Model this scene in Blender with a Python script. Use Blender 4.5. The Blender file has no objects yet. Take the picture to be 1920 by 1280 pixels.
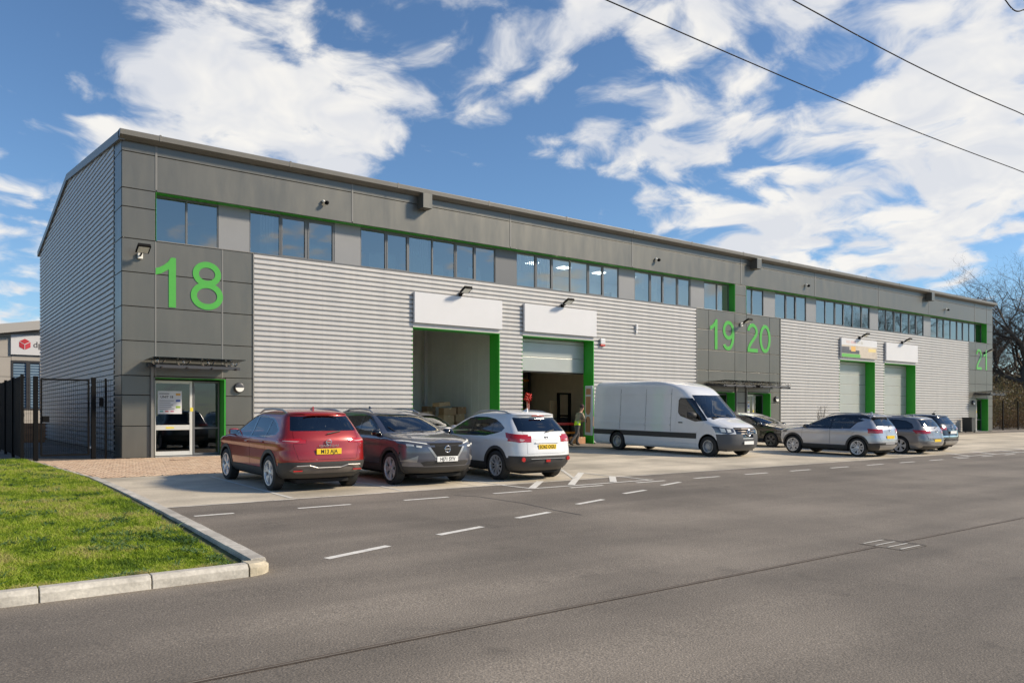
import bpy, bmesh, math, random
import numpy as np
from mathutils import Vector, Matrix
random.seed(7); rng = np.random.default_rng(7)
scene = bpy.context.scene
COL = scene.collection
R = math.radians

# ------------------------------------------------------------------ camera
FPX, HORIZ = 1477.0, 775.0            # focal length and horizon row of the 1920 x 1280 photograph
CAMPOS = Vector((-4.957, -25.865, 1.35)); YAW = math.atan2(1945, 1477)
SL = 0.0165                            # the yard falls gently away from the building
cam = bpy.data.cameras.new("camera"); camo = bpy.data.objects.new("camera", cam); COL.objects.link(camo)
cam.sensor_width = 36.0; cam.lens = 36.0 * FPX / 1920; cam.shift_y = (HORIZ - 640) / 1920
cam.clip_start = 0.1; cam.clip_end = 3000
camo.location = CAMPOS; camo.rotation_euler = (R(90), 0, YAW - R(90))
scene.camera = camo
# ------------------------------------------------------------------ sky and sun
SUN_EL, SUN_AZ = R(33), R(-38)         # azimuth measured from +X (negative = in front of the facade)
w = bpy.data.worlds.new("World"); scene.world = w; w.use_nodes = True
nt = w.node_tree; nt.nodes.clear(); N = nt.nodes.new; LK = nt.links.new
def vmath(op, a=None, b=None):
    n = N('ShaderNodeVectorMath'); n.operation = op
    for i, v in enumerate((a, b)):
        if v is None: continue
        if hasattr(v, 'is_output'): LK(v, n.inputs[i])
        else: n.inputs[i].default_value = v
    return n.outputs[0]
def fmath(op, a=None, b=None, clamp=False):
    n = N('ShaderNodeMath'); n.operation = op; n.use_clamp = clamp
    for i, v in enumerate((a, b)):
        if v is None: continue
        if hasattr(v, 'is_output'): LK(v, n.inputs[i])
        else: n.inputs[i].default_value = v
    return n.outputs[0]
sky = N('ShaderNodeTexSky'); sky.sky_type = 'NISHITA'; sky.sun_disc = False
sky.sun_elevation = SUN_EL; sky.sun_rotation = R(90) - SUN_AZ
sky.air_density = 1.0; sky.dust_density = 0.15; sky.ozone_density = 4.0; sky.altitude = 50
tc = N('ShaderNodeTexCoord'); sep = N('ShaderNodeSeparateXYZ'); LK(tc.outputs['Generated'], sep.inputs[0])
zz = fmath('ADD', fmath('MAXIMUM', sep.outputs[2], 0.0), 0.24)
comb = N('ShaderNodeCombineXYZ')
LK(fmath('DIVIDE', sep.outputs[0], zz), comb.inputs[0]); LK(fmath('DIVIDE', sep.outputs[1], zz), comb.inputs[1])
pl = vmath('ADD', comb.outputs[0], (20.9, -4.6, 0.0))
def noise(vec, scale, detail, rough, dist=0.0):
    n = N('ShaderNodeTexNoise'); n.noise_dimensions = '2D'; LK(vec, n.inputs['Vector'])
    n.inputs['Scale'].default_value = scale; n.inputs['Detail'].default_value = detail
    n.inputs['Roughness'].default_value = rough; n.inputs['Distortion'].default_value = dist
    return n
wv = noise(pl, 3.0, 2, 0.5); warp = vmath('ADD', pl, vmath('MULTIPLY', vmath('SUBTRACT', wv.outputs[1], (.5,.5,.5)), (.22,.22,0)))
big = noise(pl, 1.05, 2, 0.5); mid = noise(warp, 3.4, 7, 0.56, 0.0)
vor = N('ShaderNodeTexVoronoi'); vor.feature = 'SMOOTH_F1'; vor.voronoi_dimensions = '2D'; vor.inputs['Scale'].default_value = 9.0; vor.inputs['Smoothness'].default_value = .6; LK(warp, vor.inputs['Vector'])
sml = noise(warp, 15.0, 4, 0.6, 0.0)
dens = fmath('ADD', fmath('ADD', fmath('MULTIPLY', big.outputs[0], 0.65), fmath('MULTIPLY', mid.outputs[0], 1.05)), fmath('MULTIPLY', sml.outputs[0], 0.34))
dens = fmath('ADD', dens, fmath('MULTIPLY', fmath('SUBTRACT', .42, vor.outputs['Distance']), 0.36))
dens = fmath('ADD', dens, fmath('MULTIPLY', fmath('SUBTRACT', 0.45, sep.outputs[2]), 0.12))
# the larger cloud banks and clear stretches of this sky (directions from photo pixels), finer structure from the noise
def blob(px, py, spread, amp):
    global dens
    y_ = math.atan2(1945, 1477); d = (Vector((math.cos(y_), math.sin(y_), 0)) + Vector((math.sin(y_), -math.cos(y_), 0))*((px-960)/FPX) + Vector((0,0,(HORIZ-py)/FPX))).normalized()
    n = N('ShaderNodeVectorMath'); n.operation = 'DOT_PRODUCT'; LK(tc.outputs['Generated'], n.inputs[0]); n.inputs[1].default_value = d
    e = fmath('EXPONENT', fmath('MULTIPLY', fmath('SUBTRACT', n.outputs['Value'], 1.0), 2*(FPX/spread)**2))
    dens = fmath('ADD', dens, fmath('MULTIPLY', e, amp*.62))
for b_ in ((120,190,260,.16),(420,170,240,.20),(740,170,230,.27),(560,60,180,.14),(980,140,190,.30),(1170,230,190,.32),(1270,90,140,.20),(1480,140,170,.17),(1680,320,260,.21),(1860,220,220,.17),(1500,420,200,.22),(1760,480,240,.20),(1320,460,150,.12),(1750,60,200,.16),(30,560,150,.14),
           (880,30,110,-.18),(1000,350,190,-.22),(180,20,150,-.14),(1370,250,90,-.12),(720,300,150,-.12),(60,360,130,-.12),(1340,20,80,-.10)): blob(*b_)
mr = N('ShaderNodeMapRange'); mr.interpolation_type = 'SMOOTHSTEP'; LK(dens, mr.inputs[0])
mr.inputs[1].default_value = 1.10; mr.inputs[2].default_value = 1.40; mr.inputs[3].default_value = 0.0; mr.inputs[4].default_value = 0.96
shade = N('ShaderNodeMapRange'); LK(noise(vmath('ADD', warp, (0.06, -0.04, 0)), 4.2, 4, 0.6, 0.0).outputs[0], shade.inputs[0])
shade.inputs[1].default_value = 0.36; shade.inputs[2].default_value = 0.62; shade.inputs[3].default_value = 1.0; shade.inputs[4].default_value = 0.55
ccol = N('ShaderNodeMix'); ccol.data_type = 'RGBA'; LK(shade.outputs[0], ccol.inputs[0])
ccol.inputs[6].default_value = (0.52, 0.59, 0.74, 1); ccol.inputs[7].default_value = (1.0, 0.975, 0.93, 1)
bg1 = N('ShaderNodeBackground'); LK(vmath('MULTIPLY', sky.outputs[0], (0.88, 1.0, 1.07)), bg1.inputs[0]); bg1.inputs[1].default_value = 0.092
bg2 = N('ShaderNodeBackground'); LK(ccol.outputs[2], bg2.inputs[0]); bg2.inputs[1].default_value = 0.70
mixs = N('ShaderNodeMixShader'); LK(mr.outputs[0], mixs.inputs[0]); LK(bg1.outputs[0], mixs.inputs[1]); LK(bg2.outputs[0], mixs.inputs[2])
wo = N('ShaderNodeOutputWorld'); LK(mixs.outputs[0], wo.inputs[0])
sl = bpy.data.lights.new("sun", 'SUN'); sl.energy = 4.0; sl.angle = R(7); sl.color = (1.0, 0.86, 0.67)
so = bpy.data.objects.new("sun", sl); COL.objects.link(so)
sd = Vector((math.cos(SUN_EL) * math.cos(SUN_AZ), math.cos(SUN_EL) * math.sin(SUN_AZ), math.sin(SUN_EL)))
so.rotation_euler = sd.to_track_quat('Z', 'Y').to_euler(); so.location = (30, -40, 40)
vs = scene.view_settings; vs.view_transform = 'Standard'; vs.look = 'None'; vs.gamma = 1.0; vs.exposure = 0.46
try: vs.use_curve_mapping = False
except Exception: pass

# ------------------------------------------------------------------ pixel helpers (photo pixels -> directions)
FW = Vector((math.cos(YAW), math.sin(YAW), 0)); RT = Vector((math.sin(YAW), -math.cos(YAW), 0))
def ray(x, y): return FW + RT * ((x - 960) / FPX) + Vector((0, 0, (HORIZ - y) / FPX))
def gp(x, y):                          # pixel -> point on the sloping yard
    d = ray(x, y); t = (CAMPOS.z - SL * CAMPOS.y) / (SL * d.y - d.z); return CAMPOS + d * t
def fp(x, y, Y=0.0):                   # pixel -> point on a plane parallel to the facade
    d = ray(x, y); return CAMPOS + d * ((Y - CAMPOS.y) / d.y)
def zp(x, y, Z):                       # pixel -> point at height Z
    d = ray(x, y); return CAMPOS + d * ((Z - CAMPOS.z) / d.z)
def gz(Y): return SL * min(Y, 0.0)

# ------------------------------------------------------------------ mesh builder
class MB:
    def __init__(s): s.v = []; s.f = []
    def box(s, x0, x1, y0, y1, z0, z1):
        b = len(s.v)
        s.v += [(x0,y0,z0),(x1,y0,z0),(x1,y1,z0),(x0,y1,z0),(x0,y0,z1),(x1,y0,z1),(x1,y1,z1),(x0,y1,z1)]
        s.f += [tuple(b+i for i in q) for q in ((0,3,2,1),(4,5,6,7),(0,1,5,4),(1,2,6,5),(2,3,7,6),(3,0,4,7))]
        return s
    def quad(s, *p):
        b = len(s.v); s.v += [tuple(q) for q in p]; s.f.append(tuple(range(b, b+len(p)))); return s
    def prism(s, pts, axis, a, c):     # 2-D outline extruded along an axis from a to c
        b = len(s.v); n = len(pts)
        def mk(p, t): return (t, p[0], p[1]) if axis == 0 else (p[0], t, p[1]) if axis == 1 else (p[0], p[1], t)
        s.v += [mk(p, a) for p in pts] + [mk(p, c) for p in pts]
        s.f.append(tuple(range(b, b+n))[::-1]); s.f.append(tuple(range(b+n, b+2*n)))
        for i in range(n): s.f.append((b+i, b+(i+1)%n, b+n+(i+1)%n, b+n+i))
        return s
    def tube(s, path, r, n=8, caps=True):
        b = len(s.v); rr = r if isinstance(r, (list, tuple)) else [r]*len(path); P = [Vector(p) for p in path]
        for i, p in enumerate(P):
            t = (P[min(i+1, len(P)-1)] - P[max(i-1, 0)]).normalized()
            u = t.cross(Vector((0,0,1)) if abs(t.z) < .9 else Vector((1,0,0))).normalized(); v = t.cross(u)
            for k in range(n):
                a = 2*math.pi*k/n; s.v.append(tuple(p + (u*math.cos(a)+v*math.sin(a))*rr[i]))
        for i in range(len(P)-1):
            for k in range(n): s.f.append((b+i*n+k, b+i*n+(k+1)%n, b+(i+1)*n+(k+1)%n, b+(i+1)*n+k))
        if caps: s.f.append(tuple(b+k for k in range(n))[::-1]); s.f.append(tuple(b+(len(P)-1)*n+k for k in range(n)))
        return s
    def lathe(s, prof, axis='z', n=24, c=(0,0,0)):   # prof: (radius, t)
        b = len(s.v)
        for r, t in prof:
            for k in range(n):
                a = 2*math.pi*k/n; x, y = r*math.cos(a), r*math.sin(a)
                p = (x,y,t) if axis == 'z' else (t,x,y) if axis == 'x' else (x,t,y)
                s.v.append((p[0]+c[0], p[1]+c[1], p[2]+c[2]))
        for i in range(len(prof)-1):
            for k in range(n): s.f.append((b+i*n+k, b+i*n+(k+1)%n, b+(i+1)*n+(k+1)%n, b+(i+1)*n+k))
        s.f.append(tuple(b+k for k in range(n))[::-1]); s.f.append(tuple(b+(len(prof)-1)*n+k for k in range(n)))
        return s
    def mesh(s, name):
        me = bpy.data.meshes.new(name); me.from_pydata(s.v, [], s.f)
        if len(s.f) == 1: return me
        bm = bmesh.new(); bm.from_mesh(me); bmesh.ops.recalc_face_normals(bm, faces=bm.faces); bm.to_mesh(me); bm.free()
        return me
    def build(s, name, mat, parent=None, smooth=False, bevel=0, seg=2, loc=None):
        return obj(name, s.mesh(name), mat, parent, smooth, bevel, seg, loc)
def obj(name, me, mat, parent=None, smooth=False, bevel=0, seg=2, loc=None):
    if mat is not None and not me.materials: me.materials.append(mat)
    o = bpy.data.objects.new(name, me); COL.objects.link(o)
    if parent is not None: o.parent = parent
    if loc is not None: o.location = loc
    if smooth:
        me.polygons.foreach_set('use_smooth', [True]*len(me.polygons))
    if bevel:
        m = o.modifiers.new('bevel', 'BEVEL'); m.width = bevel; m.segments = seg; m.limit_method = 'ANGLE'; m.angle_limit = R(40)
    return o
def thing(name, label, cat, loc=(0,0,0), rot=(0,0,0), group=None):
    o = bpy.data.objects.new(name, None); COL.objects.link(o); o.location = loc; o.rotation_euler = rot
    o.empty_display_size = .3
    return tag(o, label, cat, group)
def tag(o, label, cat, group=None):
    o['label'] = label; o['category'] = cat
    if group: o['group'] = group
    return o
def struct(o): o['kind'] = 'structure'; return o
def copy_tree(o, parent=None):
    c = o.copy(); COL.objects.link(c)
    if parent is not None: c.parent = parent
    for ch in o.children: copy_tree(ch, c)
    return c
def text_mesh(s, size, extrude=.003, bold=0.0, align='CENTER'):
    cu = bpy.data.curves.new('t', 'FONT'); cu.body = s; cu.size = size; cu.extrude = extrude; cu.offset = bold
    cu.align_x = align; cu.align_y = 'CENTER'; cu.resolution_u = 3
    o = bpy.data.objects.new('t', cu); COL.objects.link(o)
    me = bpy.data.meshes.new_from_object(o.evaluated_get(bpy.context.evaluated_depsgraph_get()))
    bpy.data.objects.remove(o); bpy.data.curves.remove(cu)
    me.materials.clear(); return me

# ------------------------------------------------------------------ materials
def pm(name, col, rough=.5, metal=0.0, coat=0.0, var=0.0, vscale=3.0, bump=0.0, bscale=60.0, spec=.5, rvar=0.0, stretch=(1,1,1), coords='Object', emit=None):
    m = bpy.data.materials.new(name); m.use_nodes = True; t = m.node_tree; p = t.nodes['Principled BSDF']
    p.inputs['Base Color'].default_value = (*col, 1); p.inputs['Roughness'].default_value = rough
    p.inputs['Metallic'].default_value = metal; p.inputs['Coat Weight'].default_value = coat; p.inputs['Coat Roughness'].default_value = .03
    p.inputs['Specular IOR Level'].default_value = spec
    if emit: p.inputs['Emission Color'].default_value = (*emit[:3], 1); p.inputs['Emission Strength'].default_value = emit[3]
    n = t.nodes.new; l = t.links.new
    if var or bump or rvar:
        tcn = n('ShaderNodeTexCoord'); mp = n('ShaderNodeMapping'); l(tcn.outputs[coords], mp.inputs[0]); mp.inputs['Scale'].default_value = stretch
    if var:
        a = n('ShaderNodeTexNoise'); a.inputs['Scale'].default_value = vscale; a.inputs['Detail'].default_value = 8; a.inputs['Roughness'].default_value = .65; l(mp.outputs[0], a.inputs[0])
        r = n('ShaderNodeMapRange'); r.inputs[1].default_value = .3; r.inputs[2].default_value = .7; r.inputs[3].default_value = 1-var; r.inputs[4].default_value = 1+var; l(a.outputs[0], r.inputs[0])
        x = n('ShaderNodeVectorMath'); x.operation = 'SCALE'; x.inputs[0].default_value = col; l(r.outputs[0], x.inputs['Scale']); l(x.outputs[0], p.inputs['Base Color'])
        if rvar:
            q = n('ShaderNodeMapRange'); q.inputs[1].default_value = .3; q.inputs[2].default_value = .7; q.inputs[3].default_value = rough-rvar; q.inputs[4].default_value = rough+rvar
            l(a.outputs[0], q.inputs[0]); l(q.outputs[0], p.inputs['Roughness'])
    if bump:
        b = n('ShaderNodeTexNoise'); b.inputs['Scale'].default_value = bscale; b.inputs['Detail'].default_value = 4; l(mp.outputs[0], b.inputs[0])
        bb = n('ShaderNodeBump'); bb.inputs['Strength'].default_value = bump; bb.inputs['Distance'].default_value = .01; l(b.outputs[0], bb.inputs['Height']); l(bb.outputs[0], p.inputs['Normal'])
    return m
def glassmat(name, tint, refl_tint=(1,1,1), ior=1.5, rough=0.0, wav=0.0):
    m = bpy.data.materials.new(name); m.use_nodes = True; t = m.node_tree; t.nodes.clear(); n = t.nodes.new; l = t.links.new
    o = n('ShaderNodeOutputMaterial'); mx = n('ShaderNodeMixShader'); tr = n('ShaderNodeBsdfTransparent'); g = n('ShaderNodeBsdfGlossy'); fr = n('ShaderNodeFresnel')
    tr.inputs[0].default_value = (*tint, 1); g.inputs[0].default_value = (*refl_tint, 1); g.inputs['Roughness'].default_value = rough; fr.inputs[0].default_value = ior
    if wav:
        tcn = n('ShaderNodeTexCoord'); nz = n('ShaderNodeTexNoise'); nz.inputs['Scale'].default_value = 1.2; l(tcn.outputs['Object'], nz.inputs[0])
        bb = n('ShaderNodeBump'); bb.inputs['Strength'].default_value = wav; bb.inputs['Distance'].default_value = .02; l(nz.outputs[0], bb.inputs['Height']); l(bb.outputs[0], g.inputs['Normal']); l(bb.outputs[0], fr.inputs['Normal'])
    l(fr.outputs[0], mx.inputs[0]); l(tr.outputs[0], mx.inputs[1]); l(g.outputs[0], mx.inputs[2]); l(mx.outputs[0], o.inputs[0])
    return m
M = {}
M['panel'] = pm('grey_panel', (.150,.145,.126), .36, metal=.45, var=.06, vscale=1.4, stretch=(1.5,1.5,.3), rvar=.05, spec=.5)
M['panel_lt'] = pm('infill_panel', (.26,.26,.26), .35, var=.04, vscale=1.0)
M['trim'] = pm('grey_trim', (.20,.195,.18), .38, var=.05, vscale=2)
M['gutter'] = pm('gutter_metal', (.17,.16,.14), .4, var=.10, vscale=1.5)
M['joint'] = pm('dark_joint', (.03,.03,.03), .9)
M['silver'] = pm('silver_cladding', (.52,.505,.485), .45, metal=.12, var=.06, vscale=1.6, rvar=.06, stretch=(2.2,2.2,.14))
M['green'] = pm('green_reveal', (.045,.40,.035), .32, var=.05)
M['num'] = pm('green_number', (.10,.42,.065), .28, metal=.25, var=.05)
M['white'] = pm('white_board', (.64,.64,.65), .4, var=.03, vscale=1.0)
M['wframe'] = pm('window_frame_grey', (.13,.135,.14), .4)
M['glass'] = glassmat('window_glass', (.72,.82,.80), (1.0,.985,.92), 3.1, 0.0, .04)
M['shutter'] = pm('shutter_grey', (.40,.42,.40), .38, metal=.25, var=.04, vscale=1.5)
M['doorframe'] = pm('door_frame_silver', (.60,.60,.57), .35, metal=.1)
M['doorglass'] = glassmat('door_glass', (.45,.50,.50), (.95,.97,1), 1.7)
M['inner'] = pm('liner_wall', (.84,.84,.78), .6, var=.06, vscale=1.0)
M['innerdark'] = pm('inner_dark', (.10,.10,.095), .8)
M['slab'] = pm('floor_slab', (.48,.46,.42), .5, var=.10, vscale=.8)
M['office'] = pm('office_wall', (.78,.80,.80), .8)
M['blind'] = pm('vertical_blind', (.72,.74,.74), .8)
M['black'] = pm('black_metal', (.004,.004,.0045), .7, spec=.15)
M['plastic'] = pm('dark_plastic', (.042,.040,.038), .6, var=.08, vscale=6)
M['steel'] = pm('dark_steel', (.075,.075,.08), .4, metal=.4)
M['chrome'] = pm('chrome', (.72,.72,.72), .14, metal=1)
M['zinc'] = pm('galvanised', (.45,.46,.47), .42, metal=.7, var=.1, vscale=8)
M['lampwhite'] = pm('opal_diffuser', (.80,.80,.74), .4)
M['card'] = pm('cardboard', (.36,.23,.125), .8, var=.10, vscale=4)
M['card2'] = pm('cardboard_pale', (.46,.32,.18), .8, var=.10, vscale=4)
M['tape'] = pm('parcel_tape', (.55,.44,.28), .35)
M['red'] = pm('red_paint', (.45,.02,.015), .4, var=.1)
M['orange'] = pm('orange_paint', (.62,.19,.02), .45, var=.1)
M['blue'] = pm('blue_steel', (.03,.08,.22), .45, var=.1)
M['roof'] = pm('roof_sheet', (.30,.31,.31), .45, metal=.2)
M['ceillamp'] = pm('ceiling_lamp', (.9,.9,.9), .5, emit=(1,.98,.93,6))
M['ply'] = pm('plywood', (.40,.20,.095), .6, var=.18, vscale=5, stretch=(1,1,.3))
# ground
def ground_mat(name, base, dark, light, speck, bumps, rough, patch=.25, scales=(120, .35), crack=False):
    m = bpy.data.materials.new(name); m.use_nodes = True; t = m.node_tree; p = t.nodes['Principled BSDF']; n = t.nodes.new; l = t.links.new
    tcn = n('ShaderNodeTexCoord')
    a = n('ShaderNodeTexNoise'); a.inputs['Scale'].default_value = scales[0]; a.inputs['Detail'].default_value = 3; l(tcn.outputs['Object'], a.inputs[0])
    b = n('ShaderNodeTexNoise'); b.inputs['Scale'].default_value = scales[1]; b.inputs['Detail'].default_value = 7; b.inputs['Roughness'].default_value = .6; l(tcn.outputs['Object'], b.inputs[0])
    mp = n('ShaderNodeMapping'); mp.inputs['Scale'].default_value = (.12, 1.1, 1); l(tcn.outputs['Object'], mp.inputs[0])
    c = n('ShaderNodeTexNoise'); c.inputs['Scale'].default_value = 1.0; c.inputs['Detail'].default_value = 5; l(mp.outputs[0], c.inputs[0])
    r1 = n('ShaderNodeMapRange'); l(a.outputs[0], r1.inputs[0]); r1.inputs[1].default_value = .3; r1.inputs[2].default_value = .7; r1.inputs[3].default_value = 1-speck; r1.inputs[4].default_value = 1+speck
    r2 = n('ShaderNodeMapRange'); l(b.outputs[0], r2.inputs[0]); r2.inputs[1].default_value = .32; r2.inputs[2].default_value = .68; r2.inputs[3].default_value = 1-patch; r2.inputs[4].default_value = 1+patch
    r3 = n('ShaderNodeMapRange'); l(c.outputs[0], r3.inputs[0]); r3.inputs[1].default_value = .35; r3.inputs[2].default_value = .65; r3.inputs[3].default_value = .84; r3.inputs[4].default_value = 1.12
    m1 = n('ShaderNodeMath'); m1.operation = 'MULTIPLY'; l(r1.outputs[0], m1.inputs[0]); l(r2.outputs[0], m1.inputs[1])
    m2 = n('ShaderNodeMath'); m2.operation = 'MULTIPLY'; l(m1.outputs[0], m2.inputs[0]); l(r3.outputs[0], m2.inputs[1])
    mx = n('ShaderNodeMix'); mx.data_type = 'RGBA'; l(b.outputs[0], mx.inputs[0]); mx.inputs[6].default_value = (*dark, 1); mx.inputs[7].default_value = (*light, 1)
    v = n('ShaderNodeVectorMath'); v.operation = 'SCALE'; l(mx.outputs[2], v.inputs[0]); l(m2.outputs[0], v.inputs['Scale'])
    # pale stone chips
    vo = n('ShaderNodeTexVoronoi'); vo.inputs['Scale'].default_value = scales[0]*.5; l(tcn.outputs['Object'], vo.inputs[0])
    sp = n('ShaderNodeMapRange'); l(vo.outputs['Distance'], sp.inputs[0]); sp.inputs[1].default_value = .10; sp.inputs[2].default_value = .22; sp.inputs[3].default_value = 1.0 + base; sp.inputs[4].default_value = 1.0
    v2 = n('ShaderNodeVectorMath'); v2.operation = 'SCALE'; l(v.outputs[0], v2.inputs[0]); l(sp.outputs[0], v2.inputs['Scale'])
    if crack:                              # oil drips and damp blotches
        e = n('ShaderNodeTexNoise'); e.inputs['Scale'].default_value = 1.1; e.inputs['Detail'].default_value = 6; e.inputs['Roughness'].default_value = .7; l(tcn.outputs['Object'], e.inputs[0])
        er = n('ShaderNodeMapRange'); l(e.outputs[0], er.inputs[0]); er.inputs[1].default_value = .60; er.inputs[2].default_value = .72; er.inputs[3].default_value = 1.0; er.inputs[4].default_value = .72
        v3 = n('ShaderNodeVectorMath'); v3.operation = 'SCALE'; l(v2.outputs[0], v3.inputs[0]); l(er.outputs[0], v3.inputs['Scale']); v2 = v3
    l(v2.outputs[0], p.inputs['Base Color']); p.inputs['Roughness'].default_value = rough
    bb = n('ShaderNodeBump'); bb.inputs['Strength'].default_value = bumps; bb.inputs['Distance'].default_value = .01; l(a.outputs[0], bb.inputs['Height']); l(bb.outputs[0], p.inputs['Normal'])
    return m
M['asphalt'] = ground_mat('asphalt', .7, (.150,.129,.104), (.205,.178,.145), .32, .7, .82, .22, (60, .30), True)
M['concrete'] = ground_mat('concrete', .1, (.42,.37,.285), (.60,.53,.415), .09, .15, .75, .24, (30, .45), True)
M['soil'] = ground_mat('soil', .2, (.05,.07,.02), (.11,.10,.04), .3, .5, .95, .3, (18, .9))
M['kerb'] = ground_mat('kerb_concrete', .1, (.38,.35,.30), (.58,.55,.48), .12, .3, .85, .22, (30, 2.6), True)
M['paint'] = pm('road_paint', (.72,.70,.64), .6, var=.20, vscale=9, bump=.2)
M['paintworn'] = pm('road_paint_worn', (.62,.60,.54), .65, var=.14, vscale=6, bump=.2)
M['bricks'] = [pm('paving_block_'+c, k, .8, var=.12, vscale=6, bump=.3) for c, k in (('buff',(.56,.40,.27)),('brown',(.50,.35,.235)),('pale',(.60,.45,.31)))]
# ================================================================== GROUND
def sheet(name, pts, off, mat, parent=None):
    P = [(p[0], p[1], SL*min(p[1],0)+off) for p in pts]
    return MB().quad(*P).build(name, mat, parent)
mb = MB()
for y0, y1 in ((-700,0),(0,900)):
    mb.quad((-900,y0,gz(y0)),(900,y0,gz(y0)),(900,y1,gz(y1)),(-900,y1,gz(y1)))
asphalt = struct(mb.build('asphalt_road', M['asphalt']))
apron = MB()
CE = -12.06
for x0,x1,y0,y1 in ((-1.70,4.6,CE,-6.30),(4.6,75,CE,0.3)):
    apron.quad((x0,y0,gz(y0)+.004),(x1,y0,gz(y0)+.004),(x1,y1,gz(y1)+.004),(x0,y1,gz(y1)+.004))
apron = struct(apron.build('concrete_apron', M['concrete']))
# saw-cut joints of the apron
for x in np.arange(4.6, 74, 4.72):
    sheet('slab_joint', ((x-.008,CE+.02),(x+.008,CE+.02),(x+.008,-.02),(x-.008,-.02)), .006, M['innerdark'], apron)
for y in (-4.1,-8.2):
    sheet('slab_joint', ((4.6,y-.007),(74,y-.007),(74,y+.007),(4.6,y+.007)), .0065, M['innerdark'], apron)
# pale flush edging between apron and road
for i in range(40):
    x0 = -1.69+i*.915
    sheet('edging_block', ((x0+.006,CE-.10),(x0+.909,CE-.10),(x0+.909,CE-.004),(x0+.006,CE-.004)), .006, M['kerb'], apron)
def line(a, b, wd, off=.004, mat=None, parent=None, name='road_marking'):
    a = Vector((a[0],a[1],0)); b = Vector((b[0],b[1],0)); t = (b-a).normalized(); n = Vector((-t.y,t.x,0))*wd/2
    return sheet(name, [tuple(q)[:2] for q in (a-n,b-n,b+n,a+n)], off, mat or M['paint'], parent or asphalt)
for i in range(-1, 24):
    line((.11+2*i+ (.35 if i == -1 else 0), -13.33), (1.06+2*i, -13.33), .10)
for a, b in (((612,1047),(728,1023)),((822,1002.5),(904,987)),((969,971),(1030,960)),((1082,945),(1131,936)),((1170,925),(1210,918.5)),((1241,909.5),(1275,903.5))):
    line(gp(*a), gp(*b), .11)
for x in (.54, 2.84, 5.16):
    line((x,-11.98),(x,-7.0), .085, .0095, M['paintworn'], apron)
line((5.16,-12.0),(5.28,-13.02), .085, .0085)
line((5.25,-13.06),(8.95,-13.06), .09, .0085)
line(gp(998,915),gp(1013,902), .16, .009); line(gp(1071,909),gp(1090,886), .16, .0095); line(gp(1150,903.5),gp(1148,893), .16, .009)
line(gp(1090,886),gp(1150,893.5), .08, .0105, M['paintworn'], apron); line(gp(1156,892.5),gp(1216,899.5), .08, .0085); line(gp(1053,880.5),gp(1076,897), .08, .0105, M['paintworn'], apron)
for x in (20.5, 23.6, 27.2, 30.2, 33.2):
    line((x,-11.98),(x,-7.0), .085, .0095, M['paintworn'], apron)
line((24.6,-13.0),(33.5,-13.0), .09, .0085)
for x in (26.0,28.2,30.4,32.4): line((x,-12.95),(x+.9,-11.7), .15, .0105)
# drainage slot and road gully
mb = MB()
for y0,y1 in ((-20.732,-20.717),(-20.69,-20.675)):
    mb.quad((-12,y0,gz(y0)+.004),(40,y0,gz(y0)+.004),(40,y1,gz(y1)+.004),(-12,y1,gz(y1)+.004))
mb.build('drain_slot', pm('slot_rust', (.095,.068,.048), .75, var=.35, vscale=3), asphalt)
mb = MB(); mb.quad((-12,-20.712,gz(-20.7)+.0045),(40,-20.712,gz(-20.7)+.0045),(40,-20.692,gz(-20.7)+.0045),(-12,-20.692,gz(-20.7)+.0045))
mb.build('drain_channel', pm('slot_pale', (.19,.165,.13), .7, var=.3, vscale=2), asphalt)
gx, gy = 5.1, -20.74
g = sheet('gully_frame', ((gx-.30,gy-.30),(gx+.30,gy-.30),(gx+.30,gy+.30),(gx-.30,gy+.30)), .0042, pm('gully_iron', (.165,.145,.118), .8, var=.2, vscale=8), asphalt)
for k in range(4):
    y = gy-.24+.16*k; line((gx-.27,y),(gx+.22,y), .025, .012, M['paintworn'], asphalt, 'gully_bar')
line((gx+.28,gy-.30),(gx+.28,gy+.30), .025, .013, M['joint'], asphalt, 'gully_slot')
# seams and dark patches in the road
def road_patch(pts, c):
    sheet('road_repair', [tuple(gp(*p))[:2] for p in pts], .002, pm('asphalt_patch', c, .78, var=.25, vscale=2.5, bump=.5), asphalt)
def seam(pts, wd, c=(.05,.046,.042)):
    P = [gp(*p) for p in pts]; mt = pm('seam_tar', c, .6, var=.3, vscale=6)
    for a, b in zip(P[:-1], P[1:]): line(a, b, wd, .0025, mt, asphalt, 'road_seam')
seam([(850,928),(900,931),(980,943),(1040,956),(1090,965)], .03)
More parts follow.
